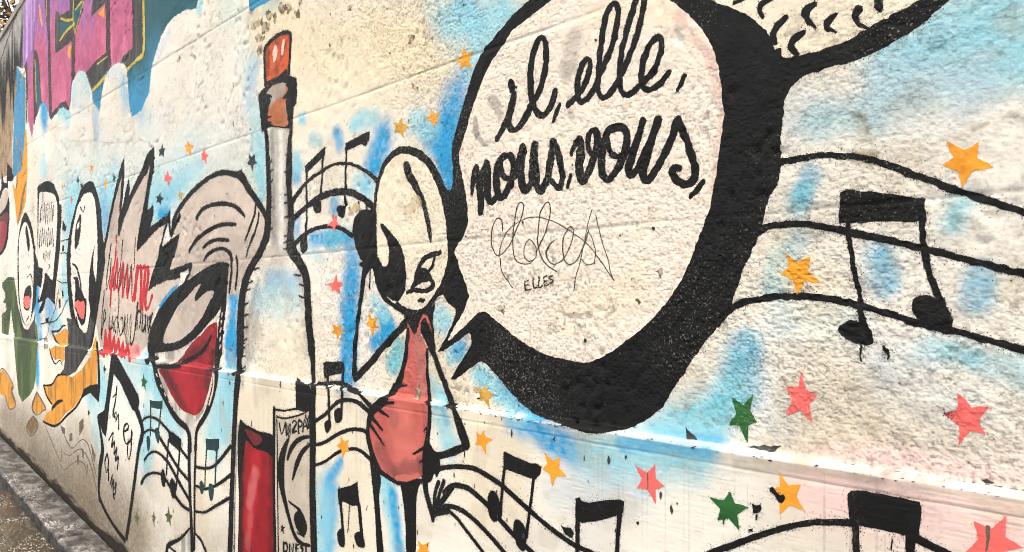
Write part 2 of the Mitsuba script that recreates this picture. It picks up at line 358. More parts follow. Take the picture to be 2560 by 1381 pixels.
bubble_passes = several((.82, .725, .63), [(-1303,2397,-1323,2322,28,(.30, .29, .27),0.5), (-1348,2335,-1298,2320,14,(.30, .29, .27),0.3), (-1597,2304,-1567,2259,19,(.30, .29, .27),0.7), (-1668,2264,-1659,2218,7,(.30, .29, .27),0.7), (-1659,2218,-1628,2187,6,(.30, .29, .27),0.7), (-1628,2187,-1603,2197,5,(.30, .29, .27),0.5), (-1526,2314,-1520,2298,15,(.30, .29, .27),0.25), (-1323,2253,-1318,2213,14,(.30, .29, .27),0.7), (-1004,2372,-913,2250,13,(.66, .47, .42),0.75), (-913,2250,-899,2138,11,(.66, .47, .42),0.7), (-899,2138,-916,1998,10,(.66, .47, .42),0.6), (-953,1920,-1039,1756,8,(.66, .47, .42),0.4), (-1455,1645,-1330,1629,9,(.30, .29, .27),0.25), (-1250,2437,-1036,2393,34,(.80, .67, .50),0.5), (-1330,1729,-1112,1812,45,(.80, .67, .50),0.4)])

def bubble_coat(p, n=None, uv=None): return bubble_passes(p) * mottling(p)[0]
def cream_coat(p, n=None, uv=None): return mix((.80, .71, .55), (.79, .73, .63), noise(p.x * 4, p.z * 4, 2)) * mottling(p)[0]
def dress_coat(p, n=None, uv=None): return worn(dress_passes(p), p, .3, mi.Color3f(.62, .50, .42), .16)
def wine_coat(p, n=None, uv=None): return worn(wine_passes(p), p, .12, mi.Color3f(.62, .50, .42), .16)
def cloudy(fx, fz, lo, hi): return (0, 1, fx, fz, lo - .5, hi - .5)
PAINT = {  # colours, how they run into each other, how much the pores show through, unevenness, roughness
    'black': (((.0062, .0064, .0072),), {}, .50, .35, .6), 'whitepaint': (((.76, .71, .66),), {}, .1, .08, .6), 'marker': (((.05, .042, .038),), {}, .5, .3, .6),
    'orange': (((.82, .33, .030),), {}, .55, .16, .55), 'pink': (((.80, .145, .135),), {}, .55, .14, .55), 'green': (((.022, .105, .028),), {}, .5, .3, .55), 'ochre': (((.56, .31, .055),), {}, .45, .3, .6),
    'darkstar': (((.020, .032, .036),), {}, .35, .3, .6), 'olive': (((.09, .105, .05),), {}, .4, .3, .6), 'pale': (((.70, .52, .44),), {}, .3, .2, .6), 'greyline': (((.42, .40, .37),), {}, .3, .2, .6),
    'darkwine': (((.13, .018, .020),), {}, .2, .25, .5), 'glabel': (((.50, .44, .37),), {}, .15, .12, .6), 'redpaint': (((.48, .024, .034),), {}, .25, .2, .5), 'pinkwash': (((.62, .25, .25),), {}, .4, .2, .6),
    'fadedink': (((.13, .105, .08),), {}, .5, .3, .65), 'brownpaint': (((.20, .13, .065),), {}, .3, .3, .6), 'bluepaint': (((.05, .25, .46),), {}, .2, .22, .55), 'dark': (((.060, .030, .038),), {}, .2, .3, .55),
    'yellow': (((.50, .37, .06),), {}, .3, .25, .6), 'bareplaster': (((.46, .36, .22), (.60, .52, .38)), {'by': cloudy(60, 60, .35, .7)}, .2, .25, .8), 'greydrip': (((.16, .11, .09),), {}, .3, .3, .55), 'teal_ink': (((.016, .042, .05),), {}, .3, .3, .55),
    'charcoal': (((.028, .029, .030), (.060, .062, .060)), {'by': cloudy(30, 5, .35, .75)}, .2, .2, .55), 'ochreorange': (((.66, .29, .045), (.34, .17, .05)), {'by': cloudy(26, 7, .45, .85)}, .2, .2, .6),
    'cork': (((.52, .085, .020), (.26, .045, .018)), {'by': cloudy(26, 40, .4, .75)}, .25, .2, .55), 'collar': (((.42, .14, .06), (.36, .31, .27)), {'by': cloudy(11, 16, .38, .62)}, .3, .25, .6),
    'glassgrey': (((.62, .58, .53), (.30, .28, .26)), {'by': cloudy(22, 3.5, .42, .7)}, .2, .15, .6), 'warmgrey': (((.60, .51, .45), (.45, .385, .34)), {'by': cloudy(3.2, 3.2, .4, .75)}, .15, .10, .65),
    'greenpaint': (((.052, .085, .036), (.10, .15, .055)), {'by': cloudy(12, 4, .4, .7)}, .2, .2, .55), 'chip': (((.14, .11, .07), (.46, .40, .30)), {'by': cloudy(70, 70, .30, .62)}, .1, .2, .85),
    'flame': (((.22, .12, .06), (.72, .30, .025)), {'by': (1, .4, 20, 3, 2.15, 2.55)}, .2, .2, .6), 'tealpaint': (((.032, .26, .48), (.012, .088, .115)), {'by': (1, .25, 6, 6, 2.82, 3.12)}, .12, .16, .55),
    'lavender': (((.30, .15, .42), (.50, .33, .62)), {'by': cloudy(30, 1.6, .3, .7)}, .1, .2, .6),
    'violetpink': (((.74, .21, .33), (.46, .11, .22), (.28, .13, .38)), {'by': (1, .7, 9, 1.2, 2.75, 3.25), 'by2': (3.48, 3.85)}, .12, .25, .6),
    'streak': (((.34, .25, .17), (.035, .035, .035), (.34, .33, .32)), {'by': (1, .9, 12, 1.2, 3.30, 3.52), 'by2': (3.66, 3.95)}, .2, .4, .7)}
grain = proc(plaster_grain, eps=6e-4)
def coat(base, rough, spec=.2):
    return {'type': 'twosided', 'b': {'type': 'bumpmap', 'arbitrary': grain, 'scale': 1.0, 'bsdf': {'type': 'principled', 'base_color': base, 'roughness': rough, 'specular': spec}}}
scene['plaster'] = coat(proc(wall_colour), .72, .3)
for k, (c, by, fl, va, ro) in PAINT.items():
    under = (.62, .55, .45) if k not in ('marker', 'black') else (.30, .28, .25)
    scene['paint_' + k] = coat(proc(weathered(*c, fleck=fl, under=under, vary=va, **by)), ro)
for k, f, ro in (('bubble', bubble_coat, .7), ('cream', cream_coat, .7), ('dress', dress_coat, .55), ('wine', wine_coat, .45)): scene['paint_' + k] = coat(proc(f), ro)

# ---------------------------------------------------------------- naming
def numbered(key):
    if key not in USED: USED.add(key); return key
    n = 1
    while f'{key}_{n:03d}' in USED: n += 1
    USED.add(f'{key}_{n:03d}'); return f'{key}_{n:03d}'
USED = set()
def tag(key, label, cat=None, group=None, kind=None):
    d = {'label': label}
    if cat: d['category'] = cat
    if group: d['group'] = group
    if kind: d['kind'] = kind
    labels[key] = d
def put(key, mesh, bsdf, smooth=False):
    key = numbered(key)
    if isinstance(mesh, tuple) and len(mesh) == 3:     # a sheet on the wall, with the wall's normals
        scene[key] = {'type': 'ply', 'filename': meshkit.write_ply(mesh[:2], normals=mesh[2]), 'face_normals': False, 'bsdf': {'type': 'ref', 'id': bsdf}}
    else: scene[key] = mikit.ply(mesh, bsdf, smooth=smooth)
    return key

# ---------------------------------------------------------------- the wall
WALL = 'graffiti_wall'
USED.add(WALL)
tag(WALL, 'long rough plastered wall covered in cartoon graffiti, with a smooth painted band along its foot', 'wall', kind='thing')
XS = np.linspace(-14, 3, 60)
def band(lo, hi):
    a = [(x, float(lo(x))) for x in XS]; b = [(x, float(hi(x))) for x in XS[::-1]]
    return Polygon(a + b)
def flat(v): return lambda x: v
edges = [LEDGE - .0075, *JOINTS]
for lo, hi in zip(edges[:-1], edges[1:]):
    put(WALL + '__plaster_panel', drape(band(flat(lo), flat(hi)), 0), 'plaster', True)
put(WALL + '__plaster_panel', drape(band(flat(JOINTS[-1]), wall_top), 0), 'plaster', True)
tag(put(WALL + '__lower_band', drape(band(lambda x: max(street_z(x) - .08, -.58), flat(LEDGE - .0075)), 0), 'plaster', True), 'smooth concrete band standing proud along the foot of the wall')
def solid(x0, x1, y0, y1, lo, hi, n=40):
    xs = np.linspace(x0, x1, n); v, f = [], []
    for x in xs: v += [(x, y0, lo(x)), (x, y1, lo(x)), (x, y1, hi(x)), (x, y0, hi(x))]
    for i in range(n - 1):
        a, b = 4 * i, 4 * i + 4
        for k in range(4): j = (k + 1) % 4; f += [[a + k, a + j, b + j], [a + k, b + j, b + k]]
    f += [[0, 2, 1], [0, 3, 2], [4 * n - 4, 4 * n - 3, 4 * n - 2], [4 * n - 4, 4 * n - 2, 4 * n - 1]]
    m = trimesh.Trimesh(np.array(v, float), np.array(f), process=False); m.fix_normals(); return m
scene['grey_concrete'] = {'type': 'twosided', 'b': {'type': 'principled', 'base_color': proc(lambda p, n, uv: mi.Color3f(.30, .28, .25) * (.6 + .7 * fbm(p.x * 7, p.y * 7 + p.z * 9, 1, 3))), 'roughness': .85}}
put(WALL + '__core', solid(-14, 3, .012, .34, lambda x: street_z(x) - .3, lambda x: wall_top(x) - .004), 'grey_concrete')
put(WALL + '__coping', solid(-14.03, 3.03, -.012, .37, lambda x: wall_top(x) + .0, lambda x: wall_top(x) + .045), 'grey_concrete')

# ---------------------------------------------------------------- the paintings on it
ART = [  # name, paint, layer, shapes on the wall in millimetres: p curved outline, q straight outline, s brush stroke (x, z, width)
 ("speech_bubble__shadow","black",1,[("q",-1459,2530,-1509,2511,-1552,2490,-1591,2466,-1609,2456,-1627,2451,-1646,2434,-1676,2395,-1700,2349,-1723,2300,-1744,2259,-1765,2215,-1771,2192,-1764,2143,-1767,2098,-1775,2082,-1781,2079,-1784,2080,-1799,2094,-1803,2096,-1808,2095,-1812,2092,-1826,2066,-1839,2026,-1846,1991,-1849,1919,-1849,1863,-1847,1817,-1843,1791,-1840,1786,-1836,1784,-1819,1790,-1816,1789,-1790,1761,-1764,1751,-1759,1745,-1759,1731,-1771,1702,-1805,1660,-1838,1625,-1836,1623,-1812,1627,-1749,1656,-1700,1681,-1695,1680,-1690,1675,-1688,1654,-1697,1636,-1736,1596,-1773,1554,-1776,1549,-1774,1547,-1759,1549,-1699,1581,-1647,1607,-1633,1603,-1585,1575,-1542,1541,-1496,1512,-1443,1489,-1411,1481,-1405,1480,-1402,1480,-1335,1475,-1288,1471,-1282,1470,-1246,1465,-1213,1467,-1192,1470,-1191,1471,-1160,1479,-1156,1480,-1136,1485,-1100,1502,-1067,1524,-1045,1543,-1023,1575,-996,1609,-975,1639,-953,1667,-925,1697,-899,1724,-884,1744,-868,1777,-857,1808,-844,1838,-827,1871,-813,1903,-804,1926,-796,1958,-792,1970,-787,1978,-776,1988,-772,1998,-768,2023,-770,2055,-767,2091,-764,2124,-761,2148,-758,2157,-747,2173,-737,2192,-735,2200,-736,2203,-737,2207,-743,2213,-772,2237,-779,2245,-787,2267,-802,2290,-827,2316,-862,2344,-883,2358,-903,2369,-914,2376,-919,2381,-923,2386,-938,2414,-943,2423,-950,2432,-960,2442,-1005,2480,-1044,2509,-1064,2524,-1085,2536,-1106,2547,-1126,2556,-1148,2564,-1170,2570,-1193,2576,-1216,2581,-1239,2584,-1262,2586,-1284,2586,-1307,2584,-1330,2579,-1354,2572,-1400,2554,-1441,2537)]),
 ("speech_bubble__disc","bubble",2,[("p",-1380,2508,-1323,2531,-1222,2534,-1128,2501,-1062,2451,-1024,2410,-1005,2392,-952,2337,-923,2290,-907,2246,-897,2193,-895,2138,-903,2073,-913,2013,-918,1991,-928,1952,-954,1895,-976,1847,-1003,1803,-1045,1753,-1088,1718,-1164,1667,-1217,1640,-1268,1625,-1331,1630,-1392,1636,-1456,1655,-1524,1685,-1592,1720,-1648,1741,-1718,1700,-1790,1656,-1752,1707,-1722,1742,-1702,1777,-1704,1796,-1718,1823,-1739,1862,-1757,1898,-1755,1916,-1743,1929,-1722,1946,-1704,1976,-1699,2010,-1702,2036,-1713,2081,-1727,2127,-1737,2163,-1725,2204,-1701,2249,-1675,2302,-1628,2375,-1597,2409,-1550,2441,-1516,2468,-1453,2487)]),
 ("speech_bubble__letter","black",3,[("s",-1527,2331,25,-1522,2319,24.9),("s",-1577,2198,20.7,-1544,2236,23.4,-1515,2297,24.7),("s",-1515,2293,24.2,-1530,2253,24.3,-1532,2226,21.5,-1512,2209,16.3,-1481,2226,21.4,-1454,2259,22.2)]),
 ("speech_bubble__letter","black",3,[("s",-1456,2256,20.6,-1416,2305,20.8,-1400,2357,20.6,-1400,2402,19,-1412,2424,13.6,-1432,2413,22.2,-1449,2376,22.6,-1454,2316,21.7,-1445,2265,19.8,-1424,2235,16.1,-1400,2234,18.7,-1379,2253,21,-1369,2281,20.2)]),
 ("speech_bubble__letter","black",3,[("s",-1353,2245,12.9,-1366,2225,15,-1376,2210,10.9)]),
 ("speech_bubble__letter","black",3,[("s",-1326,2242,16.9,-1299,2253,17.8,-1270,2279,19,-1253,2315,19,-1258,2335,13.4,-1275,2330,19,-1291,2298,19.6,-1294,2263,18.4,-1284,2241,13.8,-1265,2243,16.9,-1232,2268,17.6)]),
 ("speech_bubble__letter","black",3,[("s",-1235,2267,19.3,-1223,2291,19.1,-1187,2349,18.8,-1169,2406,18.3,-1171,2437,15.8,-1182,2445,15.8,-1200,2431,19.3,-1216,2376,19,-1225,2319,18.8,-1228,2264,18.1,-1218,2241,14.3,-1200,2238,16.2,-1173,2260,17.5)]),
 ("speech_bubble__letter","black",3,[("s",-1176,2259,18.1,-1160,2278,18.1,-1122,2337,17.9,-1101,2391,17.6,-1094,2429,16.7,-1099,2440,12.2,-1113,2441,18,-1130,2406,18.2,-1152,2350,18.2,-1162,2302,17.9,-1162,2258,16.9,-1152,2234,13.4,-1130,2231,14.8,-1101,2246,15.7)]),
 ("speech_bubble__letter","black",3,[("s",-1103,2244,17.2,-1068,2268,17.6,-1048,2303,17.6,-1046,2328,15.3,-1058,2336,15,-1080,2324,18,-1097,2291,18.2,-1101,2259,17.2,-1092,2234,13.9,-1072,2230,14.5,-1048,2238,16.2,-1028,2254,16.6)]),
 ("speech_bubble__letter","black",3,[("s",-986,2240,10.7,-995,2225,12.7,-1005,2214,8.3)]),
 ("speech_bubble__letter","black",3,[("s",-1682,2063,12.3,-1675,2101,22.6,-1663,2129,25.9),("s",-1663,2129,24.9,-1652,2083,26.8,-1644,2037,28.5,-1646,2013,25.8),("s",-1648,2070,23.3,-1634,2113,25.5,-1619,2139,19.9,-1617,2099,28.3,-1618,2055,29,-1601,2031,18.3,-1574,2050,20.9)]),
 ("speech_bubble__letter","black",3,[("s",-1521,2143,17,-1556,2147,21.8,-1577,2118,29.5,-1581,2075,28.9,-1568,2042,21.1,-1544,2051,24.4,-1521,2088,25.3,-1514,2122,24.8,-1527,2145,22.2),("s",-1565,2129,17.3,-1556,2100,18.5,-1535,2086,14.3,-1509,2091,14.6)]),
 ("speech_bubble__letter","black",3,[("s",-1509,2091,21.2,-1481,2164,20.8,-1487,2096,27.5,-1481,2061,25.1,-1467,2051,22.8,-1448,2080,27,-1440,2162,26.3,-1438,2090,26.1,-1427,2051,23,-1411,2046,22.7,-1389,2077,23.5)]),
 ("speech_bubble__letter","black",3,[("s",-1392,2073,24.4,-1382,2120,25.8,-1376,2162,19.2,-1353,2120,21.7,-1346,2079,22,-1348,2052,22.2,-1361,2048,16.1,-1378,2063,15.1)]),
 ("speech_bubble__letter","black",3,[("s",-1316,2068,15.5,-1326,2042,9.5)]),
 ("speech_bubble__letter","black",3,[("s",-1312,2122,13.4,-1301,2146,18.7,-1287,2154,15.4,-1284,2140,23.6,-1287,2097,24.6,-1284,2061,24.1,-1270,2056,22.8,-1251,2082,23,-1232,2122,21.7,-1230,2153,20.6,-1239,2166,15.2,-1256,2157,18.7,-1258,2129,17,-1248,2112,12.8,-1223,2113,14.6,-1205,2128,15.9)]),
 ("speech_bubble__letter","black",3,[("s",-1160,2161,17.7,-1191,2161,20.3,-1209,2139,23.7,-1216,2102,23.5,-1216,2067,22.1,-1200,2048,18.4,-1178,2059,21.5,-1152,2094,21.5,-1141,2129,21.3,-1147,2152,18,-1165,2162,16.3),("s",-1198,2138,15.1,-1191,2109,15.8,-1169,2096,13.9,-1134,2105,14.9)]),
 ("speech_bubble__letter","black",3,[("s",-1097,2162,21.8,-1109,2134,21.9,-1126,2097,22.1,-1137,2068,23.3,-1130,2051,17.9,-1113,2059,21,-1088,2098,21.3,-1060,2146,21.1,-1056,2159,21.1),("s",-1057,2157,22.4,-1072,2119,22.5,-1090,2072,22.7,-1097,2047,22.9,-1086,2032,18.9,-1064,2049,21.3,-1036,2085,20.2)]),
 ("speech_bubble__letter","black",3,[("s",-1040,2079,20.5,-1017,2120,20.3,-1005,2152,19.3,-994,2129,18.7,-975,2086,18.8,-962,2047,19.4,-964,2022,20.9,-982,2013,17.7,-1005,2023,18,-1018,2041,20,-1013,2051,16.9,-997,2048,12.1)]),
 ("speech_bubble__letter","black",3,[("s",-942,2013,13.2,-956,1999,14.7,-973,1985,6.8)]),
 ("speech_bubble__scribble","marker",3,[("s",-1557,1954,4.9,-1561,1980,4.3,-1579,1986,3.9,-1597,1963,4.9,-1604,1930,5.1,-1593,1901,4.4,-1572,1889,3.4,-1537,1908,4.2,-1509,1944,4.5,-1485,1983,4.6,-1477,2010,4.6,-1489,2021,3.3,-1502,2008,4.7,-1512,1967,4.8,-1519,1921,4.8,-1509,1879,4.3,-1482,1864,3.2,-1449,1868,3.6,-1430,1894,4.2,-1398,1941,4.3,-1383,1984,4.4,-1386,2009,3.9,-1398,2012,3.6,-1414,1996,4.4,-1423,1952,4.5,-1425,1907,4.4,-1411,1875,4,-1392,1857,3.5,-1358,1840,3.3),("s",-1572,1886,4.2,-1564,1914,4.1,-1543,1946,3.7,-1509,1967,3.2,-1469,1978,2.8,-1430,1979,2.7,-1386,1969,2.7,-1343,1951,2.7,-1296,1926,2.7,-1256,1899,2.8,-1228,1872,2.9,-1201,1842,2.9,-1177,1815,2.8),("s",-1456,1925,3.5,-1472,1910,3.8,-1476,1887,3.9,-1462,1870,2.8,-1443,1876,3.4,-1433,1899,3.9,-1443,1917,3.3,-1456,1925,2.9),("s",-1367,1917,3.5,-1389,1905,4,-1398,1884,4.4,-1386,1865,3.4,-1361,1860,3.1,-1337,1872,3.7,-1313,1906,4,-1304,1935,4.1,-1316,1947,3.2,-1334,1928,4.1,-1340,1898,4.2,-1334,1868,3.8,-1313,1856,3,-1290,1870,3.7,-1267,1908,3.9,-1256,1936,3.9),("s",-1245,1982,3,-1256,1957,3.1,-1264,1928,3.1,-1273,1895,3.1,-1284,1858,3.1,-1296,1824,3.1,-1303,1794,3.2),("s",-1256,1932,2.8,-1242,1910,2.9,-1234,1881,3,-1239,1858,2.7,-1261,1855,2.3,-1278,1868,2.6),("s",-1234,1968,3.2,-1217,1913,3.1,-1201,1875,3.1,-1190,1842,3.1,-1180,1817,3),("s",-1568,1881,4.2,-1564,1853,4.1,-1550,1829,3.6,-1523,1805,3.4)]),
 ("speech_bubble__small_letter","black",3,[("s",-1472,1818,4.6,-1470,1796,3.8,-1448,1800,3.2),("s",-1472,1818,3.3,-1456,1823,3.3),("s",-1470,1808,3.3,-1456,1811,3.2)]),
 ("speech_bubble__small_letter","black",3,[("s",-1441,1825,4.5,-1440,1802,4.1,-1427,1805,3.2)]),
 ("speech_bubble__small_letter","black",3,[("s",-1420,1826,4.5,-1421,1804,4.1,-1408,1807,3.2)]),
 ("speech_bubble__small_letter","black",3,[("s",-1403,1828,4.4,-1401,1806,4,-1389,1809,3.2),("s",-1403,1828,3.2,-1391,1831,3.2),("s",-1402,1818,3.2,-1392,1820,3.2)]),
 ("speech_bubble__small_letter","black",3,[("s",-1372,1832,3.1,-1383,1830,3.5,-1383,1825,3.7,-1375,1821,3.6,-1372,1815,3.9,-1383,1812,3.3)]),
 ("speech_bubble__worn_patch","chip",3,[("q",-1579,1754,-1561,1752,-1554,1733,-1568,1742),("q",-1064,1831,-1045,1834,-1052,1823),("q",-1420,1712,-1414,1711,-1417,1707),("q",-1115,1768,-1108,1769,-1110,1761)]),
 ("upper_bubble__inner_paint","cream",1,[("p",-922,2381,-878,2355,-836,2324,-805,2294,-784,2266,-776,2239,-760,2222,-725,2220,-657,2224,-605,2240,-557,2253,-519,2267,-465,2287,-520,2370,-903,2497,-960,2425)]),
 ("upper_bubble__outline","black",2,[("p",-772,2249,-763,2230,-725,2226,-657,2228,-605,2244,-557,2258,-519,2270,-471,2295,-418,2292,-470,2256,-499,2238,-533,2220,-568,2207,-618,2194,-684,2189,-723,2186,-749,2170,-780,2160,-801,2225)]),
 ("upper_bubble__crescent","black",3,[("s",-759,2302,12.2,-775,2291,15.7,-784,2277,14.9,-779,2259,7.9)]),
 ("upper_bubble__crescent","black",3,[("s",-723,2266,9,-740,2260,15.1,-749,2248,13.6,-737,2229,8.6)]),
 ("upper_bubble__crescent","black",3,[("s",-703,2312,11,-718,2305,16.1,-716,2288,10.5,-700,2270,4.3)]),
 ("upper_bubble__crescent","black",3,[("s",-661,2283,7.1,-677,2273,13.9,-677,2261,9.9,-660,2251,4.2)]),
 ("upper_bubble__crescent","black",3,[("s",-621,2282,14.8,-627,2271,12.3,-621,2255,8.5,-604,2244,3.6)]),
 ("upper_bubble__crescent","black",3,[("s",-588,2289,13.4,-586,2278,13.1,-581,2268,4.8)]),
 ("upper_bubble__crescent","black",3,[("s",-787,2343,5.2,-807,2343,12.8,-815,2332,11.2,-807,2316,5.9)]),
 ("upper_bubble__crescent","black",3,[("s",-849,2361,5.3,-868,2362,8.9)]),
 ("painted_figure__head_outline","black",2,[("p",-2170,2077,-2165,2118,-2146,2163,-2123,2197,-2086,2223,-2046,2237,-2011,2239,-1964,2230,-1914,2212,-1873,2185,-1842,2154,-1815,2120,-1796,2086,-1773,2060,-1773,1883,-1803,1800,-1842,1777,-1881,1743,-1930,1718,-1998,1722,-2050,1742,-2105,1767,-2142,1803,-2165,1845,-2170,1898,-2180,2004)]),
 ("painted_figure__face","cream",3,[("p",-2156,2033,-2151,2096,-2137,2141,-2105,2184,-2059,2209,-2006,2215,-1964,2205,-1922,2186,-1881,2157,-1850,2115,-1826,2074,-1807,2026,-1796,1968,-1792,1907,-1799,1870,-1815,1838,-1846,1800,-1889,1762,-1930,1744,-1972,1745,-2015,1754,-2046,1767,-2059,1762,-2105,1798,-2142,1871,-2151,1950)]),
 ("painted_figure__eye","black",4,[("p",-2131,2007,-2114,2009,-2068,1976,-2033,1948,-2011,1917,-1998,1877,-1994,1837,-2002,1802,-2028,1775,-2050,1767,-2086,1782,-2142,1819,-2170,1867,-2165,1898,-2142,1907,-2123,1883,-2105,1876,-2091,1885,-2086,1915,-2091,1946,-2105,1973)]),
 ("painted_figure__ear","black",3,[("p",-2248,2062,-2219,2065,-2180,2056,-2151,2033,-2151,1950,-2142,1907,-2180,1893,-2228,1895,-2258,1923,-2283,1962,-2294,2001,-2283,2038),("s",-2258,2092,8.5,-2248,2062,8.4),("s",-2209,2080,11.8,-2211,2048,11.8),("s",-2185,2073,15.1,-2180,2035,15.1)]),
 ("painted_figure__brow","black",4,[("s",-2002,2179,7,-1991,2176,31,-1972,2143,33,-1939,2105,26.9,-1910,2063,21.7,-1889,2013,21.1,-1877,1974,18.5,-1872,1942,7.8)]),
 ("painted_figure__mouth","black",4,[("s",-1824,1909,14.9,-1875,1901,16.4,-1909,1890,17.4,-1930,1868,21.4,-1944,1839,25.2),("s",-1852,1898,11.6,-1862,1870,10.7,-1885,1854,9.3),("p",-1937,1860,-1902,1867,-1875,1850,-1865,1830,-1889,1826,-1916,1822,-1965,1806,-1958,1827),("s",-1990,1796,14.6,-1951,1802,14.1,-1902,1798,14.1,-1862,1813,16.6,-1865,1826,15.6),("s",-1962,1811,17,-1944,1831,16.9),("p",-1899,1771,-1903,1767,-1912,1764,-1924,1764,-1934,1767,-1938,1771,-1934,1775,-1924,1778,-1912,1778,-1903,1775),("s",-1906,1922,5.3,-1913,1906,5.3)]),
 ("painted_figure__arm","black",3,[("s",-2210,1879,46,-2222,1854,27.4,-2235,1800,24.5,-2260,1710,23.1,-2281,1618,23.6,-2287,1527,29),("s",-2185,1871,6.5,-2189,1809,6.5),("s",-2284,1515,25.2,-2202,1564,26.5,-2122,1621,25.3,-2053,1667,25.6,-1994,1706,30),("p",-2251,1893,-2161,1897,-2157,1875,-2218,1872)]),
 ("painted_figure__neck","black",2,[("p",-1997,1714,-2012,1727,-1965,1748,-1875,1751,-1855,1761,-1862,1705,-1855,1661,-1875,1632,-1889,1639,-1902,1651,-1923,1675,-1952,1670,-1972,1682)]),
 ("painted_figure__dress","dress",3,[("q",-1991,1702,-1990,1703,-1953,1670,-1946,1669,-1927,1677,-1923,1675,-1901,1642,-1892,1633,-1892,1586,-1887,1535,-1882,1486,-1881,1482,-1881,1480,-1857,1473,-1848,1470,-1854,1420,-1855,1372,-1869,1320,-1873,1275,-1878,1265,-1885,1260,-1954,1234,-1994,1229,-2071,1237,-2090,1246,-2130,1289,-2156,1334,-2167,1363,-2152,1417,-2139,1432,-2065,1468,-2061,1471,-2073,1480,-2073,1480,-2033,1513,-2007,1564,-1989,1618,-1991,1671,-1992,1700),("s",-1872,1680,7.9,-1879,1704,9.8,-1902,1726,9,-1920,1703,15.2,-1931,1672,17.2)]),
 ("painted_figure__dress_outline","black",4,[("s",-1986,1682,17.3,-1993,1628,20.3,-2006,1577,20.6,-2029,1527,28.9,-2053,1500,27.9,-2072,1485,26.2,-2078,1480,34,-2066,1471,20.3,-2065,1470,33,-2134,1432,31,-2154,1409,29.7,-2169,1369,20.2,-2165,1331,25.8,-2139,1282,25.9,-2110,1250,23.5,-2092,1240,17.6,-2019,1224,14.1,-1995,1222,12.3),("s",-1889,1625,13.1,-1888,1571,14.4,-1884,1521,15.6,-1880,1486,16.7,-1879,1480,7.5,-1846,1471,5.7,-1845,1470,15.3,-1846,1421,17,-1856,1372,21.2,-1860,1322,41,-1860,1279,36),("p",-1920,1703,-1901,1718,-1879,1696,-1868,1676,-1856,1657,-1849,1621,-1875,1619,-1889,1639,-1902,1651,-1916,1675)]),
 ("painted_figure__crease","black",5,[("s",-2062,1511,10.4,-1995,1514,7.1),("s",-2105,1450,13.5,-2026,1462,8.1),("s",-2123,1437,16.2,-2054,1416,6.1),("s",-2152,1408,18.9,-2086,1371,6.4),("s",-2162,1386,15.6,-2077,1325,5.3),("s",-1872,1394,4.6,-1859,1405,8.1),("s",-1925,1320,6.1,-1885,1339,9.1,-1852,1355,14.2),("s",-1893,1301,5.2,-1868,1314,8.2)]),
 ("painted_figure__arm","black",3,[("s",-1880,1680,48,-1864,1630,25.2,-1836,1585,21.3,-1805,1535,22.6,-1781,1492,23.7,-1777,1485,23.8,-1774,1480,11,-1737,1471,9.2,-1734,1470,17.1,-1707,1426,33,-1685,1387,35,-1681,1380,33),("s",-1681,1376,16.6,-1721,1359,23.2,-1774,1340,19.6,-1820,1327,23.6),("p",-1872,1345,-1844,1359,-1828,1346,-1803,1336,-1797,1299,-1811,1270,-1824,1278,-1840,1253,-1870,1246,-1881,1276),("s",-1688,1366,3.6,-1688,1346,3.6)]),
 ("painted_figure__leg","black",2,[("p",-2147,1297,-2105,1241,-2095,1211,-2105,1162,-2095,1086,-2080,986,-2114,978,-2128,1106,-2147,1208,-2157,1270)]),
 ("painted_figure__leg","black",2,[("p",-2004,1229,-1883,1254,-1900,1224,-1910,1173,-1914,1025,-1955,1015,-1965,1113,-1978,1180,-1989,1214)]),
 ("painted_figure__hand","black",3,[("s",-1869,1256,28.4,-1861,1217,23.1,-1840,1176,22.8,-1829,1146,15.2),("p",-1842,1158,-1832,1173,-1799,1194,-1763,1195,-1751,1180,-1811,1159,-1829,1139),("s",-1825,1179,15.1,-1819,1224,14.4,-1803,1257,14.6),("s",-1811,1194,17.3,-1795,1234,13.3,-1779,1263,15.6),("s",-1803,1190,16.4,-1771,1223,18.9,-1740,1253,15.1)]),
 ("staff_line","black",3,[("s",-1815,1292,14.6,-1759,1307,13.8,-1701,1317,13.2,-1646,1320,14.2,-1592,1310,14.6,-1541,1296,15,-1491,1276,14.7,-1427,1248,14.3,-1366,1224,13.2,-1308,1205,13,-1266,1196,13.1,-1226,1193,11,-1199,1188,11.1)]),
 ("staff_line","black",3,[("s",-1779,1234,14.3,-1740,1258,15.2,-1701,1264,15.5,-1664,1261,16.5,-1610,1241,16.2,-1575,1224,16.2,-1524,1194,15.7,-1481,1172,15,-1427,1149,14.5,-1409,1140,13.8)]),
 ("staff_line","black",3,[("s",-1811,1177,13.8,-1779,1192,15.2,-1740,1200,14.3,-1694,1197,14.7,-1646,1183,14.1,-1592,1159,14,-1527,1124,13.9,-1511,1114,13.8)]),
 ("staff_line","black",3,[("s",-1755,1185,11.3,-1720,1172,11.8,-1683,1149,12.2,-1646,1127,12.1,-1610,1104,11.9,-1596,1096,11.7)]),
 ("music_note*","black",3,[]),
 ("music_note@beam","black",3,[("q",-1529,1379,-1521,1383,-1481,1375,-1427,1368,-1406,1370,-1389,1364,-1393,1345,-1409,1331,-1427,1330,-1481,1335,-1519,1338,-1529,1343)]),
 ("music_note@stem","black",3,[("s",-1524,1344,11,-1531,1298,11.1,-1537,1252,11.1,-1541,1217,12.6)]),
 ("music_note@stem","black",3,[("s",-1416,1332,9.6,-1424,1284,10.1,-1433,1239,10.2,-1443,1182,11.4)]),
 ("music_note@head","black",3,[("p",-1575,1274,-1561,1272,-1547,1259,-1541,1235,-1544,1210,-1558,1196,-1575,1197,-1589,1217,-1592,1244,-1587,1263)]),
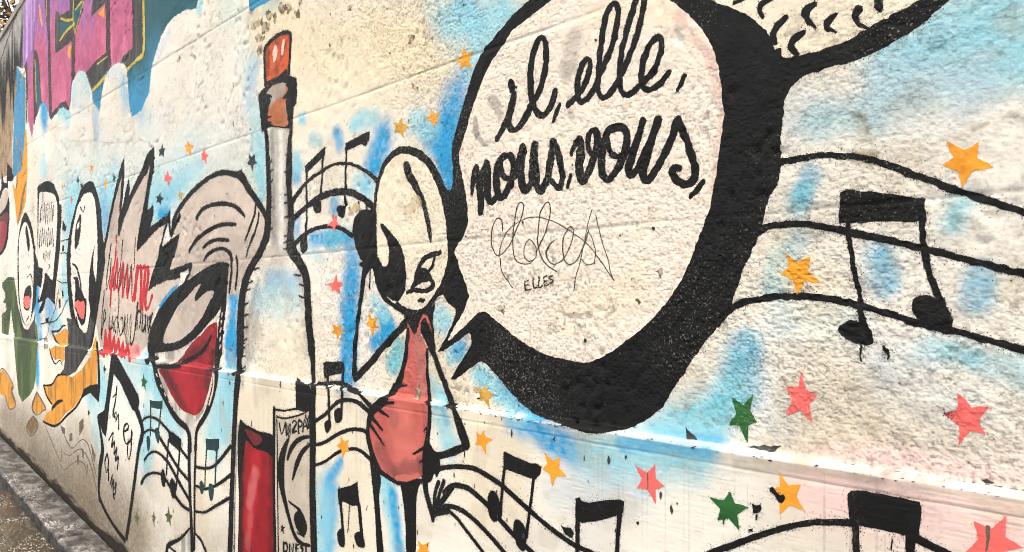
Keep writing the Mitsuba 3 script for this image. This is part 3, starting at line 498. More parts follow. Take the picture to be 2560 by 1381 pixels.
 ("music_note@head","black",3,[("p",-1475,1219,-1459,1214,-1446,1199,-1443,1174,-1449,1148,-1462,1143,-1478,1153,-1489,1177,-1491,1201,-1484,1215)]),
 ("music_note*","black",3,[]),
 ("music_note@beam","black",3,[("q",-1275,1308,-1265,1313,-1257,1307,-1239,1304,-1187,1320,-1143,1330,-1131,1328,-1132,1303,-1154,1291,-1194,1274,-1255,1255,-1277,1261)]),
 ("music_note@stem","black",3,[("s",-1269,1265,13.8,-1270,1221,13.8,-1269,1178,13.9)]),
 ("music_note@stem","black",3,[("s",-1143,1299,14.6,-1148,1248,11.6,-1151,1205,11.7)]),
 ("music_note*","black",3,[]),
 ("music_note@beam","black",3,[("q",-631,1433,-623,1440,-599,1444,-560,1443,-523,1442,-511,1442,-508,1430,-511,1404,-513,1382,-533,1382,-565,1383,-607,1382,-625,1381,-630,1407)]),
 ("music_note@stem","black",3,[("s",-617,1388,12.2,-616,1356,12.2,-615,1324,12.2)]),
 ("music_note@stem","black",3,[("s",-526,1389,15.1,-526,1355,14.1,-526,1345,14.1)]),
 ("staff_line","black",3,[("s",-919,1257,13.3,-898,1271,13.1,-836,1305,12.2,-771,1339,11.1,-710,1365,10.9,-667,1376,11.7,-623,1384,12.6)]),
 ("staff_line","black",3,[("s",-518,1381,15.6,-492,1373,13.8,-465,1365,12.6)]),
 ("staff_line","black",3,[("s",-774,2032,12.9,-748,2033,13.3,-701,2035,11.1,-665,2031,10.5,-628,2023,10.9,-586,2009,11.3,-534,1983,11.4,-472,1952,11.6,-414,1926,11.2,-360,1899,10.8)]),
 ("staff_line","black",3,[("s",-824,1901,19.4,-797,1912,13.7,-758,1914,12,-720,1911,11.7,-671,1900,12.2,-614,1885,12.4,-560,1870,12,-509,1854,11.7,-460,1840,11.6,-414,1825,11.5,-360,1808,11.4)]),
 ("staff_line","black",3,[("s",-910,1729,26.9,-881,1751,15.7,-845,1767,12.9,-797,1776,12.6,-748,1778,12.5,-701,1777,12.2,-657,1770,12.3,-614,1760,12,-560,1744,12.2,-509,1729,12.1,-460,1719,11,-414,1706,10.7,-360,1693,10.9)]),
 ("music_note*","black",3,[]),
 ("music_note@beam","black",3,[("q",-655,1963,-645,1968,-600,1959,-560,1951,-521,1941,-512,1939,-510,1920,-509,1901,-534,1903,-573,1906,-600,1906,-636,1908,-657,1909)]),
 ("music_note@stem","black",3,[("s",-642,1911,9.4,-638,1871,9.4,-631,1829,9.3,-622,1787,9.8,-617,1750,10.6,-611,1722,15.1)]),
 ("music_note@stem","black",3,[("s",-515,1902,10,-515,1878,10.2,-511,1846,10.2,-504,1812,10.1,-491,1778,11.1,-482,1752,13.7)]),
 ("music_note@head","black",3,[("p",-658,1718,-651,1730,-634,1735,-614,1729,-601,1719,-597,1698,-606,1693,-625,1695,-645,1702)]),
 ("music_note@head","black",3,[("p",-533,1762,-527,1775,-514,1780,-499,1776,-484,1765,-472,1749,-469,1736,-474,1723,-479,1717,-496,1723,-514,1735,-527,1746)]),
 ("paint_drip","black",3,[("s",-619,1694,2.8,-618,1680,3.1,-618,1665,2.2)]),
 ("paint_drip","black",3,[("s",-1310,1631,1.8,-1310,1575,1.8,-1310,1515,1.8)]),
 ("paint_drip","greydrip",5,[("s",-411,1421,7.2,-411,1401,4.2,-413,1385,2.7)]),
 ("paint_drip","greydrip",5,[("s",-1065,1401,3.3,-1065,1383,3.3,-1065,1367,3)]),
 ("paint_drip","green",5,[("s",-878,1345,4.5,-878,1331,3.7)]),
 ("paint_drip","black",5,[("s",-774,1416,9.9,-765,1408,7.9,-757,1401,13.3,-753,1406,9.7)]),
 ("paint_splash","black",4,[("q",-1323,1235,-1311,1233,-1291,1237,-1281,1225,-1287,1212,-1299,1215,-1311,1218),("q",-818,1382,-808,1380,-799,1384,-797,1377,-800,1368,-808,1364,-814,1365,-815,1373),("q",-809,1361,-805,1363,-805,1353,-808,1351),("q",-823,1331,-814,1335,-815,1328,-821,1327),("q",-827,1319,-823,1321,-824,1310),("q",-1096,1291,-1089,1290,-1091,1283,-1095,1285),("q",-1086,1284,-1080,1283,-1082,1277),("q",-1099,1261,-1092,1261,-1095,1256),("q",-1348,1438,-1342,1444,-1344,1430),("q",-1333,1413,-1326,1417,-1330,1409),("q",-1354,1381,-1349,1383,-1352,1375),("q",-579,1695,-569,1687,-567,1674,-572,1669,-571,1679,-580,1687),("q",-451,1672,-447,1677,-443,1672,-448,1667),("q",-556,1373,-554,1372,-556,1351,-558,1353),("p",-581,1357,-581,1356,-582,1355,-584,1354,-585,1355,-585,1356,-585,1358,-584,1359,-582,1359,-581,1359),("p",-569,1365,-569,1364,-570,1363,-571,1363,-572,1363,-572,1364,-572,1366,-571,1366,-570,1367,-569,1366),("q",-458,2026,-455,2027,-456,2021,-459,2021),("q",-482,1586,-473,1589,-467,1583,-470,1577,-477,1580)]),
 ("painted_star","green",4,[("q",-874,1577,-850,1565,-829,1586,-834,1553,-818,1536,-837,1526,-840,1491,-856,1522,-882,1522,-865,1547)]),
 ("painted_star","pink",4,[("q",-726,1637,-719,1606,-697,1599,-713,1580,-706,1547,-731,1567,-759,1554,-746,1585,-759,1608,-737,1608)]),
 ("painted_star","pink",4,[("q",-462,1623,-443,1600,-417,1605,-432,1582,-423,1559,-445,1562,-460,1536,-461,1569,-482,1584,-462,1594)]),
 ("painted_star","orange",4,[("q",-760,1450,-741,1429,-717,1435,-727,1412,-711,1388,-739,1394,-759,1372,-757,1402,-776,1416,-758,1424)]),
 ("painted_star","pink",4,[("q",-431,1427,-407,1419,-386,1442,-388,1412,-364,1400,-394,1386,-408,1352,-418,1378,-445,1372,-424,1399)]),
 ("painted_star","green",4,[("q",-864,1397,-853,1375,-823,1374,-848,1354,-844,1324,-867,1343,-892,1334,-886,1358,-911,1377,-878,1376)]),
 ("painted_star","pink",4,[("q",-1099,1411,-1067,1402,-1045,1422,-1045,1393,-1021,1380,-1044,1369,-1043,1337,-1065,1364,-1095,1364,-1081,1386)]),
 ("painted_star","orange",4,[("q",-1379,1401,-1351,1385,-1326,1396,-1330,1372,-1305,1355,-1337,1351,-1352,1322,-1360,1352,-1384,1360,-1367,1374)]),
 ("painted_star","orange",4,[("q",-1608,1428,-1599,1411,-1571,1408,-1597,1393,-1599,1365,-1617,1386,-1644,1385,-1629,1401,-1640,1418,-1619,1413)]),
 ("painted_star","ochre",4,[("q",-1627,1549,-1618,1528,-1591,1523,-1614,1509,-1611,1483,-1633,1503,-1658,1499,-1650,1518,-1671,1535,-1641,1532)]),
 ("painted_star","orange",4,[("q",-1903,1072,-1874,1064,-1846,1080,-1855,1057,-1836,1047,-1863,1039,-1872,1017,-1885,1034,-1914,1028,-1893,1050)]),
 ("painted_star","orange",4,[("q",-2336,1324,-2312,1307,-2283,1316,-2296,1294,-2279,1279,-2307,1275,-2322,1247,-2330,1277,-2362,1287,-2334,1299)]),
 ("painted_star","orange",4,[("q",-2429,1694,-2395,1682,-2363,1690,-2372,1673,-2348,1664,-2382,1657,-2396,1634,-2407,1657,-2437,1661,-2416,1674)]),
 ("painted_star","orange",4,[("q",-2200,1732,-2174,1713,-2147,1717,-2158,1700,-2142,1685,-2166,1683,-2175,1658,-2186,1686,-2213,1697,-2193,1708)]),
 ("painted_star","ochre",4,[("q",-2015,2326,-2006,2304,-1974,2293,-2004,2286,-2006,2261,-2026,2283,-2053,2286,-2042,2300,-2063,2320,-2032,2312)]),
 ("painted_star","orange",4,[("q",-1867,2325,-1847,2308,-1820,2308,-1836,2296,-1828,2282,-1844,2284,-1850,2265,-1862,2290,-1893,2303,-1867,2306)]),
 ("painted_star","pink",4,[("q",-2394,1859,-2384,1833,-2353,1827,-2378,1814,-2370,1789,-2398,1806,-2423,1802,-2423,1817,-2459,1826,-2414,1833)]),
 ("painted_star","pink",4,[("q",-2429,2070,-2416,2053,-2399,2061,-2404,2040,-2385,2023,-2408,2025,-2415,2006,-2431,2026,-2466,2029,-2435,2044)]),
 ("painted_star","orange",4,[("q",-1714,2471,-1702,2449,-1674,2449,-1693,2431,-1684,2405,-1710,2420,-1732,2412,-1730,2431,-1757,2442,-1725,2447)]),
 ("painted_star","orange",4,[("q",-477,2027,-452,2010,-431,2020,-433,1996,-410,1977,-440,1977,-455,1951,-462,1980,-485,1990,-468,2002)]),
 ("painted_star","orange",4,[("q",-760,1859,-735,1841,-711,1851,-716,1825,-692,1804,-723,1805,-737,1780,-745,1810,-770,1820,-752,1832)]),
 ("painted_star","darkstar",4,[("q",-4065,2545,-4056,2520,-4021,2514,-4049,2500,-4042,2473,-4076,2492,-4114,2488,-4100,2505,-4127,2518,-4086,2521)]),
 ("painted_star","orange",4,[("q",-3738,2512,-3712,2486,-3658,2475,-3703,2463,-3706,2433,-3735,2460,-3770,2463,-3757,2478,-3785,2497,-3748,2492)]),
 ("painted_star","pink",4,[("q",-3550,2454,-3531,2423,-3492,2407,-3523,2400,-3521,2374,-3547,2398,-3578,2399,-3565,2413,-3583,2429,-3557,2429)]),
 ("painted_star","pink",4,[("q",-3994,2404,-3976,2375,-3928,2358,-3973,2353,-3981,2328,-4004,2354,-4040,2361,-4022,2370,-4042,2383,-4008,2382)]),
 ("painted_star","darkstar",4,[("q",-4097,2307,-4090,2284,-4052,2274,-4090,2267,-4097,2245,-4119,2263,-4151,2262,-4137,2277,-4160,2293,-4121,2290)]),
 ("painted_star","darkstar",4,[("q",-3095,2365,-3062,2345,-3032,2352,-3037,2331,-3010,2315,-3044,2312,-3057,2284,-3071,2314,-3104,2324,-3082,2337)]),
 ("painted_star","ochre",4,[("q",-3843,2292,-3815,2274,-3772,2270,-3806,2261,-3810,2245,-3827,2253,-3847,2245,-3841,2261,-3859,2271,-3840,2274)]),
 ("painted_star","orange",4,[("q",-5272,2600,-5252,2579,-5212,2571,-5244,2562,-5243,2540,-5268,2557,-5298,2555,-5284,2570,-5298,2584,-5276,2583)]),
 ("painted_star","darkstar",4,[("q",-5565,2561,-5553,2536,-5521,2522,-5552,2519,-5559,2500,-5571,2518,-5591,2519,-5582,2531,-5597,2544,-5575,2542)]),
 ("painted_star","darkstar",4,[("q",-4827,2493,-4816,2469,-4787,2457,-4815,2453,-4822,2435,-4834,2450,-4852,2448,-4843,2461,-4855,2474,-4836,2474)]),
 ("painted_star","orange",4,[("q",-4971,2471,-4970,2450,-4940,2437,-4974,2432,-4987,2408,-4999,2433,-5027,2443,-5008,2449,-5019,2462,-4992,2457)]),
 ("painted_star","darkstar",4,[("q",-5472,2509,-5464,2489,-5435,2478,-5464,2475,-5472,2460,-5483,2475,-5503,2476,-5492,2486,-5503,2498,-5483,2495)]),
 ("painted_star","ochre",4,[("q",-5928,2548,-5921,2533,-5896,2526,-5922,2522,-5931,2507,-5939,2521,-5956,2523,-5946,2530,-5956,2540,-5938,2537)]),
 ("painted_star","pink",4,[("q",-5707,2452,-5698,2429,-5668,2418,-5696,2412,-5701,2391,-5716,2410,-5740,2411,-5728,2423,-5740,2438,-5718,2435)]),
 ("painted_star","green",4,[("q",-4266,1400,-4245,1371,-4205,1363,-4235,1347,-4230,1318,-4258,1338,-4287,1332,-4277,1352,-4298,1367,-4271,1372)]),
 ("painted_star","darkstar",4,[("q",-4922,1406,-4913,1389,-4885,1385,-4912,1373,-4919,1352,-4930,1369,-4948,1368,-4939,1379,-4953,1389,-4932,1390)]),
 ("painted_star","darkstar",4,[("q",-5229,1124,-5222,1108,-5198,1105,-5222,1094,-5229,1075,-5238,1089,-5254,1087,-5246,1099,-5257,1108,-5239,1109)]),
 ("painted_star","olive",4,[("q",-4108,740,-4103,710,-4082,704,-4102,684,-4105,648,-4116,676,-4131,677,-4127,691,-4144,699,-4121,708)]),
 ("painted_star","olive",4,[("q",-3911,794,-3894,760,-3856,756,-3884,734,-3878,702,-3907,721,-3935,710,-3929,733,-3958,743,-3923,757)]),
 ("painted_star","olive",4,[("q",-4366,686,-4355,659,-4326,655,-4352,636,-4356,606,-4370,626,-4389,619,-4383,638,-4401,648,-4376,657)]),
 ("staff_line","black",2,[("s",-2717,2134,25.1,-2611,2193,16.8,-2505,2221,12.8,-2415,2233,11.2,-2340,2228,10.9,-2268,2209,11.6,-2199,2180,14,-2151,2148,16.6)]),
 ("staff_line","black",2,[("s",-2701,2075,22,-2587,2114,22,-2494,2134,23.9,-2405,2139,23.8,-2319,2130,24.1,-2238,2104,24.3,-2170,2066,23)]),
 ("staff_line","black",2,[("s",-2705,1972,22.9,-2624,2007,18,-2540,2025,14.7,-2449,2026,13.6,-2372,2014,15,-2299,1985,18)]),
 ("music_note*","black",3,[]),
 ("music_note@beam","black",3,[("q",-2624,2253,-2599,2263,-2488,2301,-2471,2301,-2482,2273,-2587,2236,-2617,2228)]),
 ("music_note@stem","black",3,[("s",-2608,2240,13.3,-2608,2092,13.3,-2614,1986,15.8)]),
 ("music_note@stem","black",3,[("s",-2491,2277,11.5,-2499,2198,11.5,-2507,2130,13.9)]),
 ("music_note@head","black",3,[("p",-2563,2120,-2511,2121,-2505,2095,-2517,2077,-2546,2081,-2563,2100)]),
 ("music_note@head","black",3,[("p",-2648,1990,-2605,1991,-2602,1955,-2624,1942,-2648,1952)]),
 ("music_note*","black",3,[]),
 ("music_note@beam","black",3,[("q",-2340,2296,-2289,2302,-2219,2312,-2194,2311,-2194,2285,-2214,2267,-2238,2278,-2299,2273,-2340,2269)]),
 ("music_note@stem","black",3,[("s",-2335,2278,11.6,-2340,2180,11.6,-2346,2081,11.6)]),
 ("music_note@head","black",3,[("p",-2394,2088,-2356,2090,-2340,2070,-2356,2049,-2383,2054,-2399,2072)]),
 ("staff_line","black",2,[("s",-2524,1476,16.4,-2507,1480,15.7,-2505,1480,13.7,-2407,1491,14.3,-2341,1488,15.6,-2306,1482,11.9,-2300,1480,10.7,-2222,1471,10.3,-2221,1470,10.7,-2157,1439,20.3)]),
 ("staff_line","black",2,[("s",-2499,1354,13.7,-2435,1384,14,-2357,1431,14.2,-2293,1445,12.6,-2231,1443,15.1,-2162,1420,18.6)]),
 ("staff_line","black",2,[("s",-2499,1271,11.1,-2435,1289,12.5,-2357,1324,13.5,-2272,1351,12.5,-2201,1357,13.8,-2172,1350,16.8)]),
 ("staff_line","black",2,[("s",-2499,1201,10.1,-2435,1223,10.3,-2357,1263,11.1,-2272,1288,11.4,-2211,1289,12.7,-2152,1270,16.5)]),
 ("music_note*","black",3,[]),
 ("music_note@beam","black",3,[("q",-2489,1552,-2472,1559,-2355,1566,-2346,1531,-2366,1526,-2421,1518,-2478,1502,-2489,1528)]),
 ("music_note@stem","black",3,[("s",-2460,1506,16.1,-2459,1482,16.1,-2458,1480,5,-2432,1474,3.4,-2415,1470,13.5,-2411,1410,15.8,-2407,1353,15.7)]),
 ("music_note@stem","black",3,[("s",-2360,1530,17.2,-2363,1487,15.8,-2364,1480,6.5,-2326,1471,3.5,-2324,1470,14,-2329,1415,14.7,-2330,1395,14.8)]),
 ("music_note@head","black",3,[("p",-2441,1354,-2407,1367,-2396,1348,-2418,1322,-2435,1329)]),
 ("music_note@head","black",3,[("p",-2374,1401,-2336,1414,-2323,1390,-2336,1369,-2368,1365)]),
 ("music_note*","black",3,[]),
 ("music_note@beam","black",3,[("q",-2355,1143,-2272,1168,-2231,1188,-2219,1115,-2262,1104,-2314,1108,-2347,1094)]),
 ("music_note@stem","black",3,[("s",-2336,1104,17.6,-2325,1050,15.3,-2317,986,19.6)]),
 ("music_note@stem","black",3,[("s",-2221,1114,18.5,-2209,1047,18.5,-2201,1000,20.5)]),
 ("music_note@head","black",3,[("p",-2355,997,-2330,1016,-2312,998,-2310,962,-2341,958,-2353,978)]),
 ("music_note@head","black",3,[("p",-2247,1014,-2216,1030,-2193,1013,-2189,987,-2226,981,-2244,996)]),
 ("paint_drip","black",3,[("s",-2278,1109,4.1,-2283,1059,4,-2290,1013,4)]),
 ("painted_bottle__cork","cork",3,[("p",-2819,2773,-2770,2766,-2732,2754,-2733,2703,-2741,2637,-2736,2613,-2809,2610,-2890,2603,-2936,2608,-2942,2675,-2947,2738,-2910,2758,-2859,2774)]),
 ("painted_bottle__cork_outline","black",4,[("s",-2939,2609,22.8,-2944,2676,18.7,-2948,2738,23.9,-2910,2763,17.8,-2849,2776,16,-2789,2774,16,-2739,2763,13.5,-2730,2747,18.8,-2736,2681,15.5,-2743,2615,23.3),("s",-2931,2612,13.3,-2869,2611,19.4,-2809,2612,22.8,-2770,2620,29.9)]),
 ("painted_bottle__cork_shine","pale",4,[("s",-2857,2731,31,-2859,2713,37,-2863,2693,25),("s",-2789,2741,22.2,-2793,2721,26.2,-2797,2699,18.2)]),
 ("painted_bottle__collar","black",3,[("q",-3002,2583,-2952,2599,-2869,2606,-2789,2614,-2751,2610,-2713,2594,-2683,2582,-2683,2491,-2707,2482,-2711,2447,-2716,2403,-2910,2443,-2971,2431,-2995,2548)]),
 ("painted_bottle__collar_paint","collar",4,[("p",-2926,2577,-2879,2594,-2809,2591,-2765,2579,-2751,2558,-2770,2530,-2765,2497,-2755,2454,-2765,2420,-2910,2457,-2912,2509,-2890,2538,-2910,2561)]),
 ("painted_bottle__collar_mark","black",5,[("s",-2952,2564,16.6,-2910,2561,13.9,-2884,2551,6.6),("s",-2963,2518,18.7,-2910,2507,8.3),("s",-2931,2482,12.3,-2890,2477,5.6),("s",-2931,2458,12.6,-2884,2455,5.7),("s",-2789,2529,7.5,-2751,2540,13.8,-2713,2537,15.6),("s",-2765,2574,6.6,-2732,2558,14.1),("s",-2751,2499,11.1,-2713,2501,20)]),
 ("painted_bottle__outline","black",4,[("s",-2945,2444,23.9,-2927,2393,27.8,-2919,2303,31,-2911,2243,35,-2908,2166,38,-2913,2107,46,-2921,2048,55,-2941,2008,51,-2988,1962,43,-3043,1922,43,-3099,1874,46,-3135,1825,56,-3157,1762,61,-3165,1674,65,-3169,1560,65),("s",-3176,1593,49,-3173,1523,44,-3178,1482,45,-3178,1480,10.5,-3133,1471,9.3,-3130,1470,46,-3146,1403,49,-3157,1336,42,-3166,1263,44,-3172,1195,47,-3176,1116,49,-3183,1037,52,-3190,959,56,-3193,881,60,-3197,797,65,-3199,725,70)]),
 ("painted_bottle__outline","black",4,[("s",-2727,2398,24.2,-2736,2365,29.2,-2743,2309,39,-2740,2252,46,-2743,2196,39,-2733,2138,41,-2727,2081,50,-2727,2024,50,-2723,1967,63,-2685,1931,50,-2651,1902,46,-2616,1868,47,-2599,1824,49,-2594,1752,49,-2588,1687,47,-2572,1589,46),("s",-2571,1617,41,-2564,1551,34,-2559,1493,31,-2559,1481,31,-2558,1480,8.8,-2528,1473,7.3,-2515,1470,32,-2524,1408,44,-2523,1342,46,-2521,1279,44,-2521,1212,41,-2522,1146,42,-2521,1081,45,-2517,1016,45,-2514,946,45,-2511,886,45),("q",-2688,1488,-2660,1482,-2650,1480,-2539,1471,-2537,1470,-2521,1388,-2592,1376,-2642,1381,-2646,1471,-2688,1481)]),
 ("painted_bottle__hatching","black",5,[("s",-2913,2298,12.3,-2885,2311,4.3),("s",-2913,2262,10.6,-2872,2274,3.8),("s",-2913,2220,11.1,-2877,2232,3.9),("s",-2913,2154,11.7,-2882,2168,4.1),("s",-2913,2117,11.3,-2880,2131,4),("s",-2913,2036,10.9,-2877,2050,3.9),("s",-2981,1966,8.5,-2936,1974,3.3),("s",-3036,1894,8.6,-2989,1902,3.3),("s",-3099,1840,8.7,-3051,1849,3.3),("s",-3122,1809,8.8,-3074,1819,3.3),("s",-3140,1753,8.8,-3091,1763,3.3),("s",-3140,1706,8.8,-3091,1717,3.3),("s",-3146,1656,8.8,-3097,1667,3.3),("s",-3151,1606,8.8,-3102,1617,3.3),("s",-2747,2315,8.3,-2781,2315,3),("s",-2747,2250,8.3,-2781,2250,3),("s",-2747,2166,8.3,-2781,2165,3),("s",-2747,2136,8.3,-2781,2135,3),("s",-2747,2085,8.3,-2781,2083,3),("s",-2747,2014,8.3,-2781,2011,3),("s",-2747,1991,8.3,-2781,1988,3),("s",-2747,1965,8.3,-2781,1962,3),("s",-2651,1861,7.8,-2703,1866,3.4),("s",-2616,1824,7.9,-2660,1830,3.4),("s",-2605,1777,9.3,-2660,1788,4.7),("s",-3166,1587,9.6,-3116,1601,2.7),("s",-3166,1568,9.6,-3116,1583,2.7),("s",-3166,1534,9.6,-3116,1549,2.7),("s",-3166,1488,9.5,-3116,1503,2.7),("s",-3138,1475,25.8,-3142,1480,10.6,-3116,1488,2.7)]),
 ("painted_bottle__edge_line","greyline",4,[("s",-3131,1266,11.1,-3148,1166,12.7,-3160,1041,14.3,-3170,916,14.4,-3177,730,17.4)]),
 ("painted_bottle__wine","wine",3,[("q",-3077,1275,-2981,1262,-2889,1254,-2814,1257,-2820,1177,-2814,1042,-2814,815,-3136,740,-3126,986,-3112,1134,-3112,1274)]),
 ("painted_bottle__wine_edge","black",4,[("p",-3115,1285,-3063,1278,-2941,1265,-2820,1261,-2816,1186,-2889,1194,-2981,1194,-3056,1214,-3074,1164,-3094,1101,-3122,987,-3136,1167)]),
 ("painted_bottle__wine_surface","darkwine",5,[("p",-3063,1260,-2928,1248,-2922,1226,-2981,1205,-3032,1229)]),
 ("painted_bottle__label","glabel",3,[("q",-2808,1342,-2729,1341,-2543,1381,-2532,1282,-2529,1092,-2524,883,-2795,819,-2795,1045,-2804,1213)]),
 ("painted_bottle__label_frame","black",4,[("s",-2814,1364,19.8,-2814,1268,22.2,-2816,1098,19.9,-2805,817,24.8),("s",-2820,1363,8,-2741,1365,6.6,-2659,1379,6.5,-2559,1391,4.7),("s",-2793,1337,6.9,-2729,1338,6.6,-2614,1362,6.6,-2553,1384,5.1),("s",-2793,1337,8.6,-2787,1215,8.6,-2784,1047,8.6,-2777,824,9.8)]),
 ("painted_bottle__label_letter","black",4,[("s",-2771,1313,12.8,-2753,1278,6.1,-2723,1321,10.4)]),
 ("painted_bottle__label_letter","black",4,[("s",-2720,1305,13.1,-2715,1280,13.1),("s",-2720,1317,12.9,-2718,1313,12.9)]),
 ("painted_bottle__label_letter","black",4,[("s",-2702,1281,12.9,-2704,1315,6.6,-2687,1287,6,-2688,1318,12.8)]),
 ("painted_bottle__label_letter","black",4,[("s",-2671,1328,7.3,-2653,1338,6.2,-2641,1327,11.3,-2671,1296,12.8,-2636,1302,5.9)]),
 ("painted_bottle__label_letter","black",4,[("s",-2623,1298,12.4,-2625,1339,10.4,-2599,1337,9.2,-2602,1324,8.2,-2623,1317,6.1)]),
 ("painted_bottle__label_letter","black",4,[("s",-2592,1307,11.3,-2579,1349,6.4,-2559,1321,11.1),("s",-2586,1324,5.9,-2565,1329,5.9)]),
 ("painted_bottle__label_letter","black",4,[("s",-2572,1364,10.1,-2557,1350,6.1,-2542,1375,9.9),("s",-2557,1350,12,-2550,1326,11.9)]),
 ("painted_bottle__label_letter","black",4,[("s",-2735,879,6.5,-2710,880,11.7,-2710,857,9.2,-2735,848,11.9,-2735,879,13.1)]),
 ("painted_bottle__label_letter","black",4,[("s",-2688,853,12.8,-2688,886,5.9,-2665,861,6.1,-2661,889,12.2)]),
 ("painted_bottle__label_letter","black",4,[("s",-2640,893,12.4,-2641,858,12.4),("s",-2640,892,5.8,-2618,899,5.8),("s",-2640,879,5.8,-2623,884,5.8)]),
 ("painted_bottle__label_letter","black",4,[("s",-2588,903,6.2,-2605,893,12,-2590,888,12.5,-2601,870,9.4)]),
 ("painted_bottle__label_letter","black",4,[("s",-2568,907,12.1,-2566,876,12.1)]),
 ("painted_bottle__label_face","black",4,[("s",-2688,1278,5.3,-2723,1235,28.2,-2750,1187,46,-2758,1135,56,-2746,1076,40,-2723,1030,29.3,-2700,990,24.1,-2671,947,22.9,-2636,916,20.1,-2592,907,15.2,-2543,913,12.4),("s",-2705,1193,15.1,-2682,1229,23,-2636,1266,20.6,-2586,1285,15.3,-2546,1293,10.5),("s",-2665,1125,11.6,-2636,1182,25.4,-2597,1230,22.4,-2546,1264,12.9),("p",-2700,1043,-2659,1036,-2614,1029,-2581,1008,-2561,980,-2564,953,-2586,938,-2625,946,-2653,972,-2653,999,-2631,1020,-2682,1032),("s",-2631,939,6.2,-2581,936,9.1)]),
 ("painted_bottle__label_star","black",4,[("q",-2747,948,-2741,938,-2723,939,-2737,929,-2731,912,-2746,921,-2759,915,-2753,929,-2762,934,-2749,937)]),
 ("painted_wine_glass__cup_paint","glassgrey",2,[("q",-4239,1512,-4225,1524,-4205,1535,-4177,1544,-4105,1558,-3822,1591,-3660,1607,-3583,1613,-3514,1615,-3458,1615,-3419,1609,-3395,1598,-3382,1583,-3379,1564,-3382,1543,-3399,1496,-3406,1480,-3383,1476,-3355,1470,-3380,1417,-3442,1334,-3490,1284,-3603,1212,-3625,1193,-3693,1204,-3752,1224,-3867,1279,-3974,1337,-4086,1413,-4153,1469,-4154,1471,-4237,1480,-4243,1498)]),
 ("painted_wine_glass__wine","wine",3,[("q",-3404,1673,-3412,1677,-3422,1677,-3449,1673,-3514,1653,-3576,1618,-3682,1579,-3730,1553,-3798,1509,-3842,1489,-3870,1480,-3871,1480,-3868,1475,-3870,1470,-3987,1448,-4015,1441,-4034,1435,-4042,1429,-4043,1424,-3974,1394,-3873,1324,-3770,1276,-3715,1263,-3604,1257,-3571,1261,-3527,1278,-3485,1309,-3432,1382,-3391,1461,-3387,1471,-3400,1473,-3440,1480,-3415,1551,-3399,1634,-3400,1667)]),
 ("painted_wine_glass__rim","black",4,[("p",-3293,1927,-3286,1898,-3309,1834,-3341,1769,-3405,1716,-3505,1667,-3646,1601,-3833,1544,-4099,1514,-4220,1513,-4266,1549,-4243,1612,-4165,1684,-4035,1761,-3872,1827,-3700,1874,-3540,1912,-3405,1934,-3341,1935)]),
 ("painted_wine_glass__inner_paint","warmgrey",5,[("p",-3488,1812,-3441,1810,-3488,1762,-3574,1693,-3700,1628,-3853,1580,-4025,1562,-4046,1588,-3994,1642,-3872,1732,-3738,1790,-3619,1838,-3583,1841,-3646,1796,-3637,1769,-3540,1803)]),
 ("painted_wine_glass__outline","black",4,[("s",-4230,1535,91,-4209,1492,85,-4202,1480,48,-4194,1479,14.2,-4123,1470,39,-4066,1392,60,-3975,1317,47,-3867,1251,41,-3780,1213,33,-3683,1189,32,-3647,1152,38,-3638,1099,36),("s",-3309,1892,37,-3328,1769,40,-3361,1670,53,-3377,1551,54),("s",-3391,1584,57,-3401,1509,59,-3405,1490,56,-3407,1480,23.2,-3369,1473,9.2,-3353,1470,52,-3377,1395,46,-3422,1322,39,-3477,1263,29.5,-3562,1194,25.6,-3579,1113,28.4,-3580,1107,28.9)]),
 ("painted_wine_glass__hatching","pale",5,[("s",-3347,1716,12.3,-3357,1702,6.9),("s",-3357,1683,12.3,-3366,1669,6.9),("s",-3360,1651,12.3,-3369,1636,6.8),("s",-3366,1611,12.3,-3376,1596,6.8),("s",-3369,1578,12.3,-3379,1563,6.8),("s",-4076,1409,11.8,-4059,1400,6.5),("s",-4013,1359,11.7,-3996,1350,6.5),("s",-3962,1323,11.6,-3945,1314,6.4),("s",-3901,1292,11.4,-3886,1284,6.3),("s",-3882,1280,11.4,-3866,1271,6.3),("s",-3843,1262,11.3,-3827,1254,6.3),("s",-3376,1453,14.2,-3384,1392,14.8,-3425,1323,12.3)]),
 ("painted_wine_glass__liquid_line","black",5,[("s",-4076,1447,19.2,-3869,1460,18.5,-3802,1468,20.2,-3787,1471,28.7,-3771,1478,42,-3770,1480,27.4,-3608,1528,17,-3535,1558,20.1,-3468,1614,15.9)]),
 ("painted_wine_glass__stem","glassgrey",3,[("q",-3656,1205,-3568,1212,-3583,1106,-3590,667,-3620,660,-3643,962,-3651,1138)]),
 ("painted_wine_glass__stem_outline","black",4,[("s",-3651,1165,36,-3651,1029,36,-3642,894,34,-3624,761,34,-3615,651,40),("s",-3569,1182,20.5,-3583,1039,20.7,-3590,903,20.9,-3590,768,21,-3590,664,22.8)]),
 ("painted_wine_glass__base","glassgrey",3,[("q",-3638,741,-3757,670,-3901,607,-3931,553,-3449,666,-3508,711,-3580,733)]),
 ("painted_wine_glass__base_outline","black",4,[("s",-3647,741,10.4,-3757,671,15.9,-3911,605,26.4,-3935,553,40),("s",-3576,732,9.5,-3508,712,16.3,-3449,666,21.3),("s",-3911,601,9.3,-3814,594,12.7)]),
 ("staff_line","black",2,[("s",-4285,1156,12,-4228,1178,10.4,-4151,1190,9.9,-4055,1186,13.7,-3931,1156,15.6,-3814,1117,17.2,-3738,1078,17.3,-3665,1054,15.6)]),
 ("staff_line","black",2,[("s",-4273,1089,12.8,-4217,1114,10.6,-4140,1127,10,-4076,1120,16.2,-3992,1087,21.4,-3872,1031,21.2,-3776,989,19,-3665,958,17.2)]),
